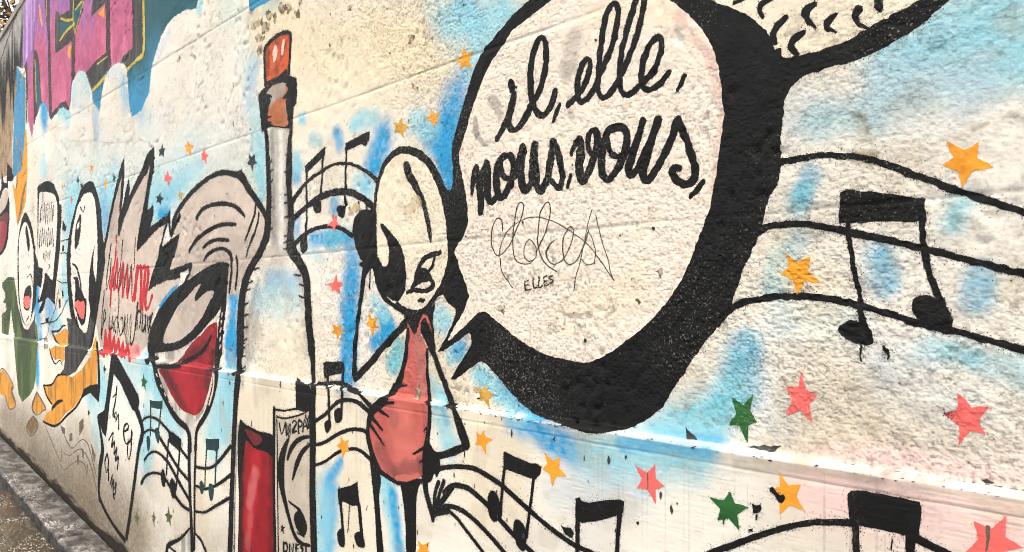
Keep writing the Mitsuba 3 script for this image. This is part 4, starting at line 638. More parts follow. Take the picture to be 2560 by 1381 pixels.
 ("staff_line","black",2,[("s",-4251,961,14.2,-4184,1001,11.6,-4097,1025,11.1,-4013,1022,14.1,-3911,997,20.1,-3814,948,22.1,-3720,901,21.5,-3656,871,20.9)]),
 ("staff_line","black",2,[("s",-4296,839,24.3,-4228,884,15.3,-4118,917,11.1,-4013,926,12.8,-3931,907,19.5,-3833,860,21,-3738,828,16.8,-3656,823,13.9)]),
 ("staff_line","black",2,[("s",-3576,1030,12.9,-3474,1039,12.4,-3392,1058,13.1,-3313,1099,17.2,-3207,1170,19.3)]),
 ("staff_line","black",2,[("s",-3576,946,12,-3474,950,11.1,-3376,977,12.5,-3297,1009,14.7,-3207,1052,17.5)]),
 ("staff_line","black",2,[("s",-3576,831,10,-3474,848,11.1,-3360,896,14.3,-3267,936,15.3,-3207,959,14.9)]),
 ("music_note*","teal_ink",3,[]),
 ("music_note@beam","teal_ink",3,[("q",-4173,1275,-4118,1274,-4034,1280,-3988,1289,-3992,1247,-4065,1240,-4162,1238)]),
 ("music_note@stem","teal_ink",3,[("s",-4157,1253,17.5,-4157,1178,17.4,-4162,1102,17.3)]),
 ("music_note@stem","teal_ink",3,[("s",-4013,1245,15.4,-4034,1177,15.4,-4050,1131,15.2)]),
 ("music_note@head","teal_ink",3,[("p",-4217,1080,-4179,1091,-4162,1057,-4184,1015,-4210,1028)]),
 ("music_note@head","teal_ink",3,[("p",-4097,1133,-4055,1149,-4029,1119,-4044,1073,-4080,1090)]),
 ("music_note*","black",3,[]),
 ("music_note@beam","black",3,[("q",-3911,1140,-3852,1151,-3748,1132,-3748,1091,-3772,1073,-3814,1082,-3901,1098)]),
 ("music_note@stem","black",3,[("s",-3911,1104,15.3,-3927,1016,15.5,-3935,942,15.7)]),
 ("music_note@stem","black",3,[("s",-3766,1081,17.9,-3785,994,17.8,-3814,891,17.7)]),
 ("music_note@head","black",3,[("p",-4009,931,-3982,958,-3947,926,-3962,877,-3996,882)]),
 ("music_note@head","black",3,[("p",-3892,906,-3862,933,-3814,905,-3823,854,-3856,840,-3886,872)]),
 ("music_note*","teal_ink",3,[]),
 ("music_note@beam","teal_ink",3,[("q",-3466,1171,-3425,1173,-3321,1187,-3321,1148,-3344,1126,-3376,1131,-3457,1123)]),
 ("music_note@stem","teal_ink",3,[("s",-3454,1124,12.9,-3466,1037,13,-3474,963,13)]),
 ("music_note@stem","teal_ink",3,[("s",-3344,1132,18.3,-3357,1054,15.4,-3363,995,15.5)]),
 ("music_note@head","teal_ink",3,[("p",-3533,960,-3511,980,-3482,962,-3494,927,-3521,925)]),
 ("music_note@head","teal_ink",3,[("p",-3433,970,-3400,985,-3376,961,-3392,916,-3421,914)]),
 ("painted_hooded_face__face_paint","warmgrey",1,[("q",-3953,2087,-3872,2169,-3756,2231,-3574,2283,-3405,2305,-3247,2294,-3128,2242,-3015,2164,-2915,2083,-2934,2025,-3015,1951,-3114,1881,-3187,1826,-3209,1797,-3309,1798,-3309,1924,-3405,1934,-3540,1915,-3700,1881,-3814,1841,-3756,1875,-3700,1930,-3994,1918,-4143,1922,-3853,2081)]),
 ("painted_hooded_face__outline","black",2,[("s",-3942,2093,36,-3892,2171,35,-3775,2233,27.9,-3628,2282,25,-3471,2313,22.4,-3341,2316,23.6,-3217,2293,26.8,-3157,2277,43,-3099,2227,38,-3029,2177,33,-2961,2123,31,-2919,2083,26),("q",-3202,2298,-3154,2308,-3146,2285,-3114,2272,-3128,2249)]),
 ("painted_hooded_face__wrinkle","black",2,[("s",-3628,2143,23.4,-3574,2174,20.9,-3471,2188,19.1,-3341,2184,18.9,-3232,2164,19.3,-3172,2140,21.4,-3128,2112,13.9)]),
 ("painted_hooded_face__wrinkle","black",2,[("s",-3719,1998,17.6,-3646,2040,22.7,-3522,2074,20,-3373,2094,18.4,-3217,2087,15.9)]),
 ("painted_hooded_face__wrinkle","black",2,[("s",-3557,2005,11.3,-3488,2025,17.5,-3389,2033,16.6,-3286,2024,14.8)]),
 ("painted_hooded_face__wrinkle","black",2,[("s",-3548,1949,13.1,-3488,1978,17.5,-3389,1993,15.6,-3309,1986,16.8,-3262,1955,25.1,-3255,1897,22.9,-3278,1807,16.6)]),
 ("painted_hooded_face__wrinkle","black",2,[("s",-3209,1950,19.1,-3199,1895,19.4,-3217,1820,16.2)]),
 ("painted_hooded_face__wrinkle","black",2,[("s",-3022,2152,17.3,-3043,2105,16.4,-3085,2059,15.4,-3125,2015,10.8)]),
 ("painted_hooded_face__wrinkle","black",2,[("s",-2995,2113,11.8,-3015,2066,13.7,-3057,2020,15,-3092,1985,13.4,-3114,1949,11.8)]),
 ("painted_spiky_bubble__inner_paint","warmgrey",1,[("q",-4673,2527,-4758,2453,-4832,2351,-4909,2240,-4974,2133,-5027,1942,-5150,1781,-5178,1657,-5095,1499,-4389,1493,-4282,1544,-4220,1673,-4140,1737,-3949,1826,-3832,1857,-3832,1923,-3967,1906,-4005,1921,-3858,2068,-4101,2027,-4024,2146,-3967,2195,-4241,2133,-4200,2249,-4324,2224,-4262,2361,-4200,2537,-4282,2477,-4432,2387,-4567,2304,-4685,2238,-4745,2143,-4709,2278,-4673,2428)]),
 ("painted_spiky_bubble__outline","black",2,[("s",-4661,2533,28.8,-4733,2450,55,-4807,2357,41,-4883,2254,39,-4948,2147,44,-5000,2070,35,-5054,1927,25.7),("s",-4666,2526,34,-4673,2428,48,-4709,2278,43,-4741,2142,31),("q",-4567,2442,-4551,2377,-4567,2304,-4673,2207,-4733,2142,-4709,2240,-4625,2370),("s",-4196,2533,20.7,-4262,2489,74,-4367,2423,55,-4499,2349,46,-4590,2283,40,-4685,2208,37,-4738,2142,28.7),("s",-4196,2529,24.5,-4216,2441,54,-4262,2361,49,-4303,2265,56,-4346,2183,71,-4404,2085,51,-4432,2043,23.1),("q",-4324,2224,-4200,2251,-4188,2220,-4241,2143,-4024,2186,-3964,2200,-3954,2154,-4120,2132,-4241,2097,-4367,2054,-4437,2030,-4410,2100),("s",-3977,2189,31,-4014,2138,21.1,-4062,2080,22,-4101,2013,26.5),("s",-3977,2183,27.2,-3967,2128,23.4,-3958,2087,8.9,-3894,2130,22.2,-3832,2171,24.4),("q",-4101,2027,-4005,2050,-3876,2082,-3846,2088,-3867,2029,-3931,1966,-3977,1911,-3832,1921,-3832,1877,-4005,1867,-4180,1842,-4266,1820,-4220,1899,-4140,1973),("s",-3994,1901,28.2,-3833,1917,29.2,-3697,1934,24.2),("s",-3697,1930,27.3,-3738,1882,21.9,-3785,1840,19.5)]),
 ("painted_spiky_bubble__lettering","redpaint",3,[("s",-4782,2130,23.2,-4794,2050,27.5,-4829,1942,29.5,-4864,1840,27.6,-4888,1744,30),("s",-4876,1855,62,-4841,1957,23.9,-4817,1839,40,-4770,2006,22,-4747,1824,26.1,-4668,1973,28.2,-4679,1795,23.5,-4602,1957,19.1,-4602,1794,33,-4537,1920,22.1,-4516,1773,20.9,-4432,1938,51),("s",-4432,1938,40,-4484,1780,40),("s",-4421,1937,14.7,-4375,1929,40,-4391,1736,41),("s",-4360,1936,14.6,-4317,1928,40,-4360,1732,39),("s",-4311,1934,17.2,-4267,1920,39,-4311,1753,40,-4271,1732,18.3,-4204,1793,27.5)]),
 ("painted_spiky_bubble__lettering","redpaint",3,[("s",-4937,1468,47,-4938,1471,7.7,-4986,1476,5.5,-5019,1480,46,-4990,1581,45,-4986,1585,47,-4981,1483,47,-4979,1480,7.7,-4889,1471,8.1,-4922,1475,5.9,-4963,1480,46,-4915,1582,41,-4900,1603,46,-4903,1509,46,-4904,1486,46,-4903,1480,10.1,-4844,1473,5,-4818,1470,10.9,-4816,1467,13.6,-4811,1469,27.2,-4810,1471,7,-4852,1476,5.9,-4883,1480,45,-4836,1556,37,-4829,1561,43,-4813,1488,44,-4809,1480,11.9,-4769,1476,4.9,-4780,1478,7,-4797,1480,43,-4754,1546,36,-4747,1549,40,-4726,1490,42,-4723,1480,10.5,-4649,1472,4.7,-4634,1470,9.2,-4632,1469,11.9,-4630,1471,6.5,-4682,1478,5.7,-4700,1480,42,-4668,1545,14.6,-4656,1488,42,-4654,1480,13.1,-4623,1476,4.8,-4571,1470,9.2,-4566,1465,17.4,-4560,1467,21.5,-4557,1471,15.1,-4574,1473,6,-4622,1480,43,-4586,1524,31,-4580,1527,37,-4563,1484,39,-4562,1480,9.6,-4525,1476,4.8,-4482,1470,11.2,-4480,1463,40)]),
 ("painted_spiky_bubble__lettering","pinkwash",3,[("q",-4537,1532,-4521,1540,-4475,1543,-4421,1538,-4386,1525,-4376,1501,-4391,1480,-4391,1480,-4371,1471,-4373,1470,-4441,1462,-4454,1464,-4459,1468,-4461,1471,-4523,1478,-4544,1480,-4541,1526)]),
 ("painted_spiky_bubble__lettering","darkwine",4,[("s",-4841,1854,22.5,-4794,1926,9.7,-4782,1839,12.1,-4725,1954,9.6,-4713,1852,9.1,-4657,1966,8.9,-4646,1837,8.1,-4591,1971,8.8,-4580,1822,8.4,-4537,1962,13.3,-4526,1850,23.3),("s",-4463,2104,10.4,-4478,2015,10.4,-4494,1933,10.4)]),
 ("painted_spiky_bubble__lettering","black",4,[("s",-4876,2091,16,-4925,1975,16.1,-4961,1886,17.1,-4949,1833,8.8,-4900,1914,15.8,-4876,2003,16.4),("s",-4668,2102,13,-4695,2024,13.2,-4718,1939,13.5,-4736,1824,13.6)]),
 ("painted_spiky_bubble__lettering","black",4,[("s",-4999,1826,15.4,-5036,1720,15.8,-5062,1606,16.1,-5074,1545,12,-5024,1645,15,-4999,1721,9.9,-4979,1676,14.7,-5036,1637,9.8),("s",-4736,1809,13.6,-4747,1723,13.6,-4764,1650,13.5,-4782,1569,13.5),("s",-4900,1677,14.8,-4925,1609,14.9,-4876,1618,11.5,-4853,1685,7.3,-4841,1604,15.3),("s",-4805,1591,15,-4817,1649,14.2,-4770,1679,7.2,-4747,1621,13.9,-4725,1579,5.6,-4679,1609,13.1,-4679,1673,11.9,-4725,1665,5.2),("s",-4657,1609,15,-4635,1688,14.9,-4635,1539,5.3,-4591,1696,5.6,-4602,1533,5.1,-4537,1703,5.2,-4537,1543,14,-4484,1586,13.2,-4432,1759,13.9),("s",-4442,1622,13.3,-4432,1704,11,-4381,1705,12.3,-4401,1630,12.8),("s",-4350,1699,12.9,-4360,1617,12.2,-4321,1632,11.1,-4311,1699,11.7,-4311,1612,12.8),("s",-4281,1686,12.6,-4271,1613,4.6,-4233,1694,11.3),("s",-4252,1687,11.9,-4223,1614,11.8),("s",-4204,1707,10.5,-4271,1606,10.6)]),
 ("painted_pointed_bubble__outline","black",3,[("q",-4805,1455,-4782,1471,-4840,1480,-4820,1493,-4804,1480,-4705,1471,-4704,1470,-4632,1437,-4481,1358,-4337,1279,-4326,1245,-4361,1195,-4432,1196,-4632,1323,-4750,1364,-4832,1189,-4874,1049,-4902,998,-4959,1013,-5061,1106,-4930,1145,-4902,1200,-4860,1314),("s",-4373,1209,52,-4296,1140,45,-4284,1087,47,-4337,1003,36,-4384,879,38,-4432,753,38,-4481,624,38,-4530,510,42),("s",-5017,631,33,-4902,575,29.3,-4737,523,26.1,-4560,487,32),("s",-5047,1090,33,-5002,1016,36,-4959,918,55,-5002,825,62,-5017,762,55,-5032,689,38,-5017,622,39)]),
 ("painted_pointed_bubble__lettering","black",3,[("s",-4697,1297,19.7,-4724,1216,19,-4759,1154,21,-4737,1127,18.6),("s",-4769,1235,8.8,-4697,1264,8.7),("s",-4764,1162,20.7,-4772,1124,7.5,-4710,1159,10.8,-4721,1107,10.7,-4671,1147,14.2,-4668,1073,21)]),
 ("painted_pointed_bubble__lettering","black",3,[("s",-4568,1068,10.7,-4506,1092,17.3,-4518,1115,10.2,-4568,1097,18.7,-4581,1051,27.9,-4543,1007,11.8,-4469,1033,14.4,-4444,1075,22),("s",-4506,1028,16.6,-4518,962,17.6,-4493,930,7.6,-4457,994,15.9,-4452,1082,16.9)]),
 ("painted_pointed_bubble__lettering","black",3,[("s",-4846,984,11.1,-4764,1037,13.2,-4791,958,20.6,-4737,990,17.1,-4750,921,15.8,-4697,962,18.1,-4724,892,20.3,-4671,916,18.7,-4689,849,19.5)]),
 ("painted_pointed_bubble__lettering","black",3,[("s",-4874,904,15.5,-4916,855,22.1,-4888,799,7.4,-4846,857,21.2,-4868,900,21.6),("s",-4852,822,22.5,-4846,764,22.4),("s",-4818,743,14.2,-4777,800,11.8,-4791,731,15,-4750,779,14.6,-4764,710,17.9),("s",-4737,731,13.9,-4710,769,17.8,-4724,709,13.8,-4764,693,17.7,-4732,674,13.5),("p",-4660,662,-4662,659,-4668,656,-4674,654,-4679,656,-4681,659,-4679,662,-4674,665,-4668,667,-4662,665),("p",-4622,645,-4624,641,-4629,638,-4635,637,-4640,638,-4642,641,-4640,645,-4635,648,-4629,649,-4624,648),("p",-4583,628,-4585,624,-4590,621,-4597,620,-4602,621,-4604,624,-4602,628,-4597,631,-4590,632,-4585,631)]),
 ("staff_line","fadedink",2,[("s",-6285,904,10.1,-6119,820,12.2,-5922,726,12.6,-5865,724,13.7,-5846,796,14)]),
 ("staff_line","fadedink",2,[("s",-5884,950,11.8,-5736,870,13.6,-5593,840,6.7,-5456,896,7.9,-5357,923,6.5,-5261,913,11.7,-5198,867,17.5,-5076,743,12.7)]),
 ("staff_line","fadedink",2,[("s",-5809,782,5.5,-5664,783,6.7,-5524,831,7.1,-5390,859,7.2,-5261,831,12.4,-5167,773,14.7,-5076,673,10.5)]),
 ("staff_line","fadedink",2,[("s",-5884,692,9,-5772,675,6.8,-5628,730,7.7,-5456,780,6.5,-5324,776,11.3,-5276,729,16)]),
 ("faded_note_mark","fadedink",2,[("q",-5439,1020,-5341,1058,-5341,994,-5439,936)]),
 ("faded_note_mark","fadedink",2,[("q",-5884,945,-5772,943,-5772,904,-5846,905)]),
 ("faded_note_mark","fadedink",2,[("q",-5664,922,-5593,936,-5593,888,-5664,874)]),
 ("faded_note_mark","fadedink",2,[("q",-5198,930,-5091,864,-5121,816,-5167,871)]),
 ("faded_note_mark","fadedink",2,[("q",-5390,868,-5337,866,-5337,811,-5373,815)]),
 ("faded_note_mark","fadedink",2,[("q",-5276,783,-5245,788,-5261,722)]),
 ("faded_note_mark","fadedink",2,[("q",-5490,808,-5443,819,-5449,757,-5483,752)]),
 ("painted_orange_creature__body","ochreorange",2,[("q",-6328,1184,-6079,1208,-5961,1272,-5772,1290,-5593,1288,-5390,1348,-5198,1441,-5177,1471,-5252,1480,-5226,1511,-5165,1567,-5150,1505,-5143,1479,-5064,1470,-5076,1280,-5229,1264,-5357,1222,-5423,1161,-5558,1101,-5772,1036,-5961,941,-6119,933,-6349,926,-6243,992,-6079,1040,-6119,1077,-6243,1117)]),
 ("painted_orange_creature__shade_paint","charcoal",3,[("q",-5823,1658,-5657,1650,-5557,1597,-5347,1581,-5274,1677,-5203,1627,-5256,1547,-5313,1480,-5238,1470,-5521,1327,-5682,1289,-5894,1283,-5787,1332,-5765,1390,-5765,1469,-5757,1471,-5797,1480,-5781,1484,-5781,1580)]),
 ("painted_orange_creature__limb","ochreorange",3,[("q",-6134,1529,-6065,1549,-5975,1557,-5887,1589,-5781,1580,-5781,1484,-5814,1480,-5836,1471,-5979,1476,-6039,1480,-6088,1495)]),
 ("painted_orange_creature__limb","ochreorange",3,[("q",-6156,1434,-6006,1470,-5776,1469,-5770,1390,-5825,1370,-5894,1389,-6006,1371,-6074,1391)]),
 ("painted_orange_creature__outline","black",4,[("s",-6336,1178,11.6,-6099,1203,15.5,-5942,1275,15.3,-5736,1293,10.7),("s",-5150,1514,39,-5146,1490,40,-5144,1480,12.7,-5104,1476,4.3,-5053,1470,29.8,-5038,1372,45,-5029,1279,45,-5047,1195,31),("q",-5026,1289,-5198,1269,-5341,1234,-5406,1167,-5524,1109,-5324,1192,-5198,1222,-5076,1190,-5026,1190),("s",-6336,924,13.8,-6079,925,18.5,-5922,955,16.4,-5736,1027,17.7,-5524,1100,17.1,-5406,1162,21.3),("s",-6099,1038,26,-5961,1092,27,-5828,1119,14.7),("s",-6319,1174,26.1,-6235,1113,21,-6099,1068,17),("s",-6192,1557,15.7,-6020,1568,13,-5931,1599,14.1,-5844,1607,8.2),("s",-6204,1557,17.6,-6097,1501,18.9,-6006,1480,5.3,-6006,1480,5.5,-5983,1479,3.9),("s",-6156,1437,20.7,-6097,1384,22.2,-6006,1348,9.8,-5894,1377,8.1,-5829,1352,12.4),("s",-5717,1197,11.9,-5628,1211,9.8)]),
 ("painted_orange_scrap","ochreorange",2,[("q",-6525,1114,-6285,1030,-6328,1004,-6525,952,-6663,993)]),
 ("painted_orange_scrap__outline","fadedink",3,[("s",-6525,1116,14.7,-6277,1031,18.2,-6328,1004,9.5,-6525,950,7.9,-6672,992,33,-6525,1116,19.3)]),
 ("painted_orange_scrap","brownpaint",2,[("q",-6640,929,-6503,879,-6710,778,-6830,830)]),
 ("painted_orange_scrap__outline","fadedink",3,[("s",-6640,931,15.8,-6494,880,27.2,-6710,775,7.7,-6839,829,29.7,-6640,931,13.6)]),
 ("painted_orange_scrap","ochreorange",2,[("q",-7936,1130,-7691,1209,-7320,1107,-7375,1055,-7239,972,-7266,934,-7459,909,-7574,989,-7936,996)]),
 ("painted_orange_scrap__outline","fadedink",3,[("s",-7905,1138,16.1,-7691,1211,11.3,-7309,1108,23.4,-7364,1056,40,-7228,973,37,-7266,931,12,-7459,906,15.6,-7585,988,30)]),
 ("painted_singer__body","greenpaint",2,[("q",-7877,1919,-7636,1965,-7408,1960,-7283,1752,-7191,1637,-7043,1559,-6900,1550,-6707,1625,-6627,1582,-6601,1480,-6569,1477,-6492,1470,-6527,1380,-6553,1222,-6619,1136,-6740,1075,-6986,1001,-7113,1049,-7204,1244,-7288,1472,-7341,1476,-7396,1481,-7521,1702,-7603,1488,-7877,1494,-7877,1655,-7704,1686,-7704,1744,-7842,1758,-7738,1787,-7738,1838,-7877,1875)]),
 ("painted_singer__body_shade","charcoal",3,[("q",-7237,1718,-7102,1571,-6928,1543,-6734,1631,-6680,1683,-6707,1555,-6654,1487,-7102,1484,-7206,1582)]),
 ("painted_singer__head_outline","black",3,[("p",-7267,2189,-7191,2334,-7116,2410,-6999,2444,-6886,2392,-6788,2308,-6720,2194,-6680,2109,-6601,2030,-6627,1955,-6654,1778,-6761,1682,-6900,1589,-7102,1611,-7237,1779,-7283,1984)]),
 ("painted_singer__face","whitepaint",4,[("p",-7228,2187,-7185,2287,-7102,2348,-6999,2371,-6900,2328,-6830,2258,-6767,2164,-6734,2067,-6739,1919,-6775,1752,-6844,1622,-6928,1588,-7028,1599,-7131,1664,-7203,1779,-7222,1915)]),
 ("painted_singer__eye","black",5,[("p",-6956,2345,-6914,2290,-6858,2195,-6886,2141,-6934,2159,-6971,2240,-6999,2308),("s",-6942,2035,10.5,-6900,2014,5.5,-6858,2039,12.8)]),
 ("painted_singer__mouth","black",5,[("p",-6900,1884,-6816,1876,-6788,1811,-6830,1772,-6844,1720,-6928,1694,-7043,1712,-7072,1772,-7014,1852),("s",-6956,1944,10.7,-6858,1968,8.6,-6788,1947,21.8,-6775,1882,24),("s",-6956,1614,19.8,-6900,1648,21.2)]),
 ("painted_singer__tongue","pink",6,[("p",-7028,1799,-6956,1805,-6858,1802,-6821,1766,-6844,1727,-6942,1710,-7028,1723,-7057,1766)]),
 ("painted_shouting_figure__head_outline","black",2,[("q",-5828,2055,-5772,2169,-5700,2273,-5611,2374,-5493,2463,-5427,2487,-5356,2497,-5293,2496,-5244,2487,-5204,2469,-5126,2397,-5072,2305,-5045,2200,-5021,2123,-4988,2101,-4991,2001,-5026,1903,-5084,1801,-5137,1695,-5188,1598,-5236,1519,-5264,1496,-5281,1487,-5297,1480,-5259,1471,-5259,1470,-5301,1465,-5348,1468,-5360,1471,-5462,1477,-5499,1480,-5586,1527,-5668,1599,-5748,1714,-5793,1830,-5815,1937,-5830,2038)]),
 ("painted_shouting_figure__face","whitepaint",4,[("p",-5322,2428,-5235,2406,-5178,2335,-5150,2192,-5136,2027,-5178,1880,-5293,1697,-5366,1581,-5472,1587,-5613,1667,-5694,1826,-5727,2006,-5694,2183,-5597,2327,-5472,2412)]),
 ("painted_shouting_figure__eye","black",5,[("p",-5508,2312,-5470,2285,-5489,2210,-5528,2142,-5597,2096,-5633,2114,-5627,2192,-5587,2255),("s",-5489,2351,20.3,-5432,2319,9.8,-5394,2348,21.4)]),
 ("painted_shouting_figure__eye_shine","whitepaint",6,[("p",-5528,2267,-5518,2239,-5557,2220,-5573,2238)]),
 ("painted_shouting_figure__cheek","black",5,[("p",-5184,2102,-5264,2015,-5307,1907,-5322,1781,-5258,1697,-5178,1872,-5212,1947,-5218,2030)]),
 ("painted_shouting_figure__mouth","black",5,[("p",-5657,1919,-5557,1914,-5518,1864,-5441,1788,-5366,1772,-5385,1655,-5441,1621,-5499,1625,-5597,1695,-5637,1744,-5617,1838,-5637,1894),("s",-5678,2004,13.3,-5597,1984,20.3,-5518,1912,29.6,-5472,1824,29.7,-5411,1773,24.7),("s",-5587,1662,22.7,-5557,1624,16.1)]),
 ("painted_shouting_figure__tongue","pink",6,[("p",-5617,1766,-5547,1772,-5499,1761,-5432,1769,-5403,1740,-5413,1676,-5441,1656,-5499,1663,-5577,1706,-5627,1739)]),
 ("painted_text_balloon__outline","black",2,[("p",-6609,2599,-6447,2612,-6323,2608,-6180,2577,-6088,2520,-6020,2467,-6008,2419,-5957,2409,-5949,2356,-5975,2242,-5997,2098,-6060,1954,-6111,1789,-6115,1742,-6204,1766,-6348,1790,-6422,1729,-6498,1685,-6580,1690,-6472,1765,-6601,1753,-6601,1778,-6498,1853,-6707,1906,-6707,2034,-6627,2063,-6633,2348,-6619,2536)]),
 ("painted_text_balloon__inner_paint","whitepaint",3,[("p",-6562,2543,-6472,2546,-6299,2527,-6157,2498,-6088,2461,-6065,2412,-6076,2278,-6111,2132,-6161,1974,-6180,1921,-6227,1919,-6392,1968,-6422,1913,-6472,1852,-6536,1790,-6562,1784,-6498,1884,-6472,1976,-6480,2001,-6609,2040,-6601,2282,-6588,2470)]),
 ("painted_text_balloon__lettering","black",4,[("s",-6467,2534,24.9,-6462,2484,24.9),("s",-6544,2343,31,-6518,2483,7.7,-6492,2335,7.5,-6466,2476,9.8,-6440,2341,8.7,-6415,2464,14.3,-6389,2311,10.1,-6364,2447,8,-6339,2312,11.8,-6314,2461,8.6,-6290,2316,7.3,-6265,2454,9.9,-6241,2323,7.6,-6216,2455,7.1,-6192,2318,14.2,-6168,2426,27.9)]),
 ("painted_text_balloon__lettering","black",4,[("s",-6570,2163,33,-6540,2275,8.2,-6511,2161,12.7,-6482,2290,12,-6453,2174,10.9,-6424,2273,10.2,-6396,2158,9,-6368,2263,8.2,-6340,2150,14.2,-6312,2282,9.4,-6284,2156,12.3,-6257,2261,8.1,-6229,2156,10.9,-6202,2272,7.8,-6176,2154,29.4)]),
 ("painted_text_balloon__lettering","black",4,[("s",-6455,2078,25.4,-6427,2116,13.3,-6399,2052,9.5,-6371,2125,11.6,-6344,2067,9.3,-6317,2112,8.3,-6290,2057,7.3,-6263,2110,26.4),("s",-6299,2026,5.7,-6263,2013,14.3,-6304,1993,7.5)]),
 ("painted_flame__flame_paint","flame",2,[("q",-7345,3083,-7206,2974,-7161,2940,-7131,3044,-6971,3079,-6942,2897,-6936,2712,-6985,2532,-7102,2449,-7283,2354,-7376,2568,-7456,2715,-7329,2647,-7283,2806,-7267,2941)]),
 ("painted_flame__streak","brownpaint",3,[("s",-7176,2929,33,-7108,2819,28.1),("s",-7329,2647,29.2,-7298,2705,43,-7298,2774,24.8),("s",-6985,2671,28.7,-7102,2583,44,-7237,2392,42),("s",-7072,2540,18.1,-7206,2444,24.5),("s",-6985,2770,15.1,-7096,2717,11.9),("s",-7028,2609,18.5,-7146,2520,20.9)]),
 ("painted_far_glass__glass_paint","warmgrey",3,[("p",-8020,2598,-7772,2692,-7620,2687,-7586,2630,-7738,2544,-8020,2509)]),
 ("painted_far_glass__wine","wine",4,[("p",-8020,2423,-7704,2412,-7697,2318,-7772,2243,-7877,2197,-8020,2196)]),
 ("painted_far_glass__wine_surface","darkwine",3,[("p",-8020,2464,-7670,2502,-7620,2441,-7704,2404,-8020,2404)]),
 ("painted_far_glass__outline","black",2,[("q",-8020,2687,-7895,2719,-7877,2885,-7790,2759,-7670,2739,-7653,2908,-7472,2829,-7418,2753,-7456,2733,-7570,2742,-7563,2628,-7577,2445,-7636,2278,-7738,2205,-7877,2160,-8020,2151)]),
 ("painted_far_glass__rim","whitepaint",4,[("s",-7948,2621,15.3,-7790,2693,10.3,-7636,2689,7.7,-7593,2631,20)]),
 ("painted_white_beam","whitepaint",3,[("q",-7620,2751,-7472,2728,-7408,2571,-7267,2339,-7267,1997,-7314,1875,-7408,1953,-7505,2102,-7603,2070,-7842,2064,-7738,2198,-7620,2292,-7554,2486)]),
 ("painted_blue_strip","bluepaint",2,[("q",-7314,3628,-7131,3528,-6999,3467,-6985,3146,-7014,3032,-7131,2781,-7440,2755,-7440,2999,-7408,3217,-7392,3340,-7314,3428)]),
 ("staff_line","black",3,[("s",-6065,1913,6.9,-5931,1887,6,-5823,1889,6.9,-5698,1872,7.2)]),
 ("staff_line","black",3,[("s",-6523,1604,8.2,-6299,1618,8.1,-6088,1637,8.7,-5931,1697,10.8,-5823,1766,10.1,-5718,1792,8.1)]),
 ("staff_line","black",3,[("s",-6020,1842,11.3,-6111,1713,9.7,-6275,1603,9.5,-6336,1522,6.7,-6601,1482,5.5)]),
 ("staff_line","black",3,[("s",-5975,2166,6,-5823,2169,7.2,-5698,2176,8.5)]),
 ("staff_line","black",3,[("s",-5975,2085,7.1,-5866,2086,7,-5781,2065,9.6)]),
 ("faded_note_mark","black",3,[("q",-5942,1836,-5909,1841,-5887,1801,-5920,1784)]),
 ("faded_note_mark","black",3,[("q",-6020,1778,-5975,1784,-5964,1726,-5997,1717)]),
 ("faded_note_mark","black",3,[("q",-6385,1646,-6287,1654,-6287,1615,-6372,1610)]),
 ("faded_note_mark","black",3,[("q",-6410,1508,-6377,1512,-6378,1480,-6272,1470,-6275,1435,-6307,1430,-6308,1471,-6412,1481)]),
 ("faded_note_mark","black",3,[("q",-6348,1510,-6319,1514,-6321,1480,-6216,1470,-6220,1437,-6244,1433,-6242,1471,-6350,1481)]),
 ("faded_note_mark","black",3,[("q",-5920,2307,-5823,2255,-5844,2222,-5931,2245)]),
 ("faded_note_mark","black",3,[("q",-5931,2135,-5883,2138,-5887,2098,-5931,2098)]),
 ("painted_block_lettering__backdrop","tealpaint",1,[("q",-3616,3158,-3616,3127,-3638,3094,-3714,3111,-3771,3121,-3888,3125,-3995,3114,-4075,3077,-4156,3015,-4224,2943,-4258,2832,-4381,2765,-4529,2753,-4587,2845,-4725,2793,-5045,2847,-5529,3148,-5529,3700)]),
 ("painted_block_lettering__backdrop","tealpaint",1,[("q",-3090,3010,-2798,2927,-2884,2924,-2994,2931,-3072,2931,-3086,2952)]),
 ("painted_block_lettering__letter","violetpink",3,[("q",-6999,4090,-6640,3989,-6707,3823,-6739,3606,-6739,3080,-6783,2971,-6858,3061,-6914,3134,-6942,3587,-7087,3559,-7096,3721,-7072,3896)]),
 ("painted_block_lettering__letter","violetpink",3,[("q",-6640,3989,-6299,3894,-6336,3679,-6299,3506,-6263,3051,-6498,3196,-6627,3568,-6720,3628,-6707,3823)]),
 ("painted_block_lettering__letter","violetpink",3,[("q",-6251,3880,-5760,3743,-5760,3653,-5823,3664,-5997,3681,-6088,3605,-6111,3451,-5718,3457,-5708,3175,-5760,3016,-5844,3082,-5975,3077,-6204,3053,-6227,3309,-6263,3679)]),
 ("painted_block_lettering__letter","violetpink",3,[("q",-5629,3463,-5441,3581,-5396,3645,-5178,3584,-5264,3482,-5014,3490,-4974,3519,-4974,3199,-5150,3198,-5381,3172,-5629,3180)]),
 ("painted_block_lettering__letter","violetpink",3,[("q",-4909,3509,-4533,3403,-4522,3125,-4685,3110,-4721,3072,-4883,3099,-4896,3244)]),
 ("painted_block_lettering__letter_shade","charcoal",4,[("q",-4533,3403,-4363,3355,-4356,3065,-4544,3056,-4614,3003,-4697,3074,-4673,3107,-4522,3125),("q",-5351,3166,-5150,3181,-4948,3189,-4914,3106,-5041,3076,-5287,3047,-5345,3097),("q",-6111,3746,-5997,3699,-5997,3512,-5718,3496,-5633,3467,-5677,3444,-6111,3448,-6122,3613),("q",-5760,3737,-5385,3632,-5460,3556,-5617,3471,-5637,3459,-5688,3488,-5997,3675,-5760,3647),("q",-5278,3478,-5229,3590,-5014,3530,-5027,3501)]),
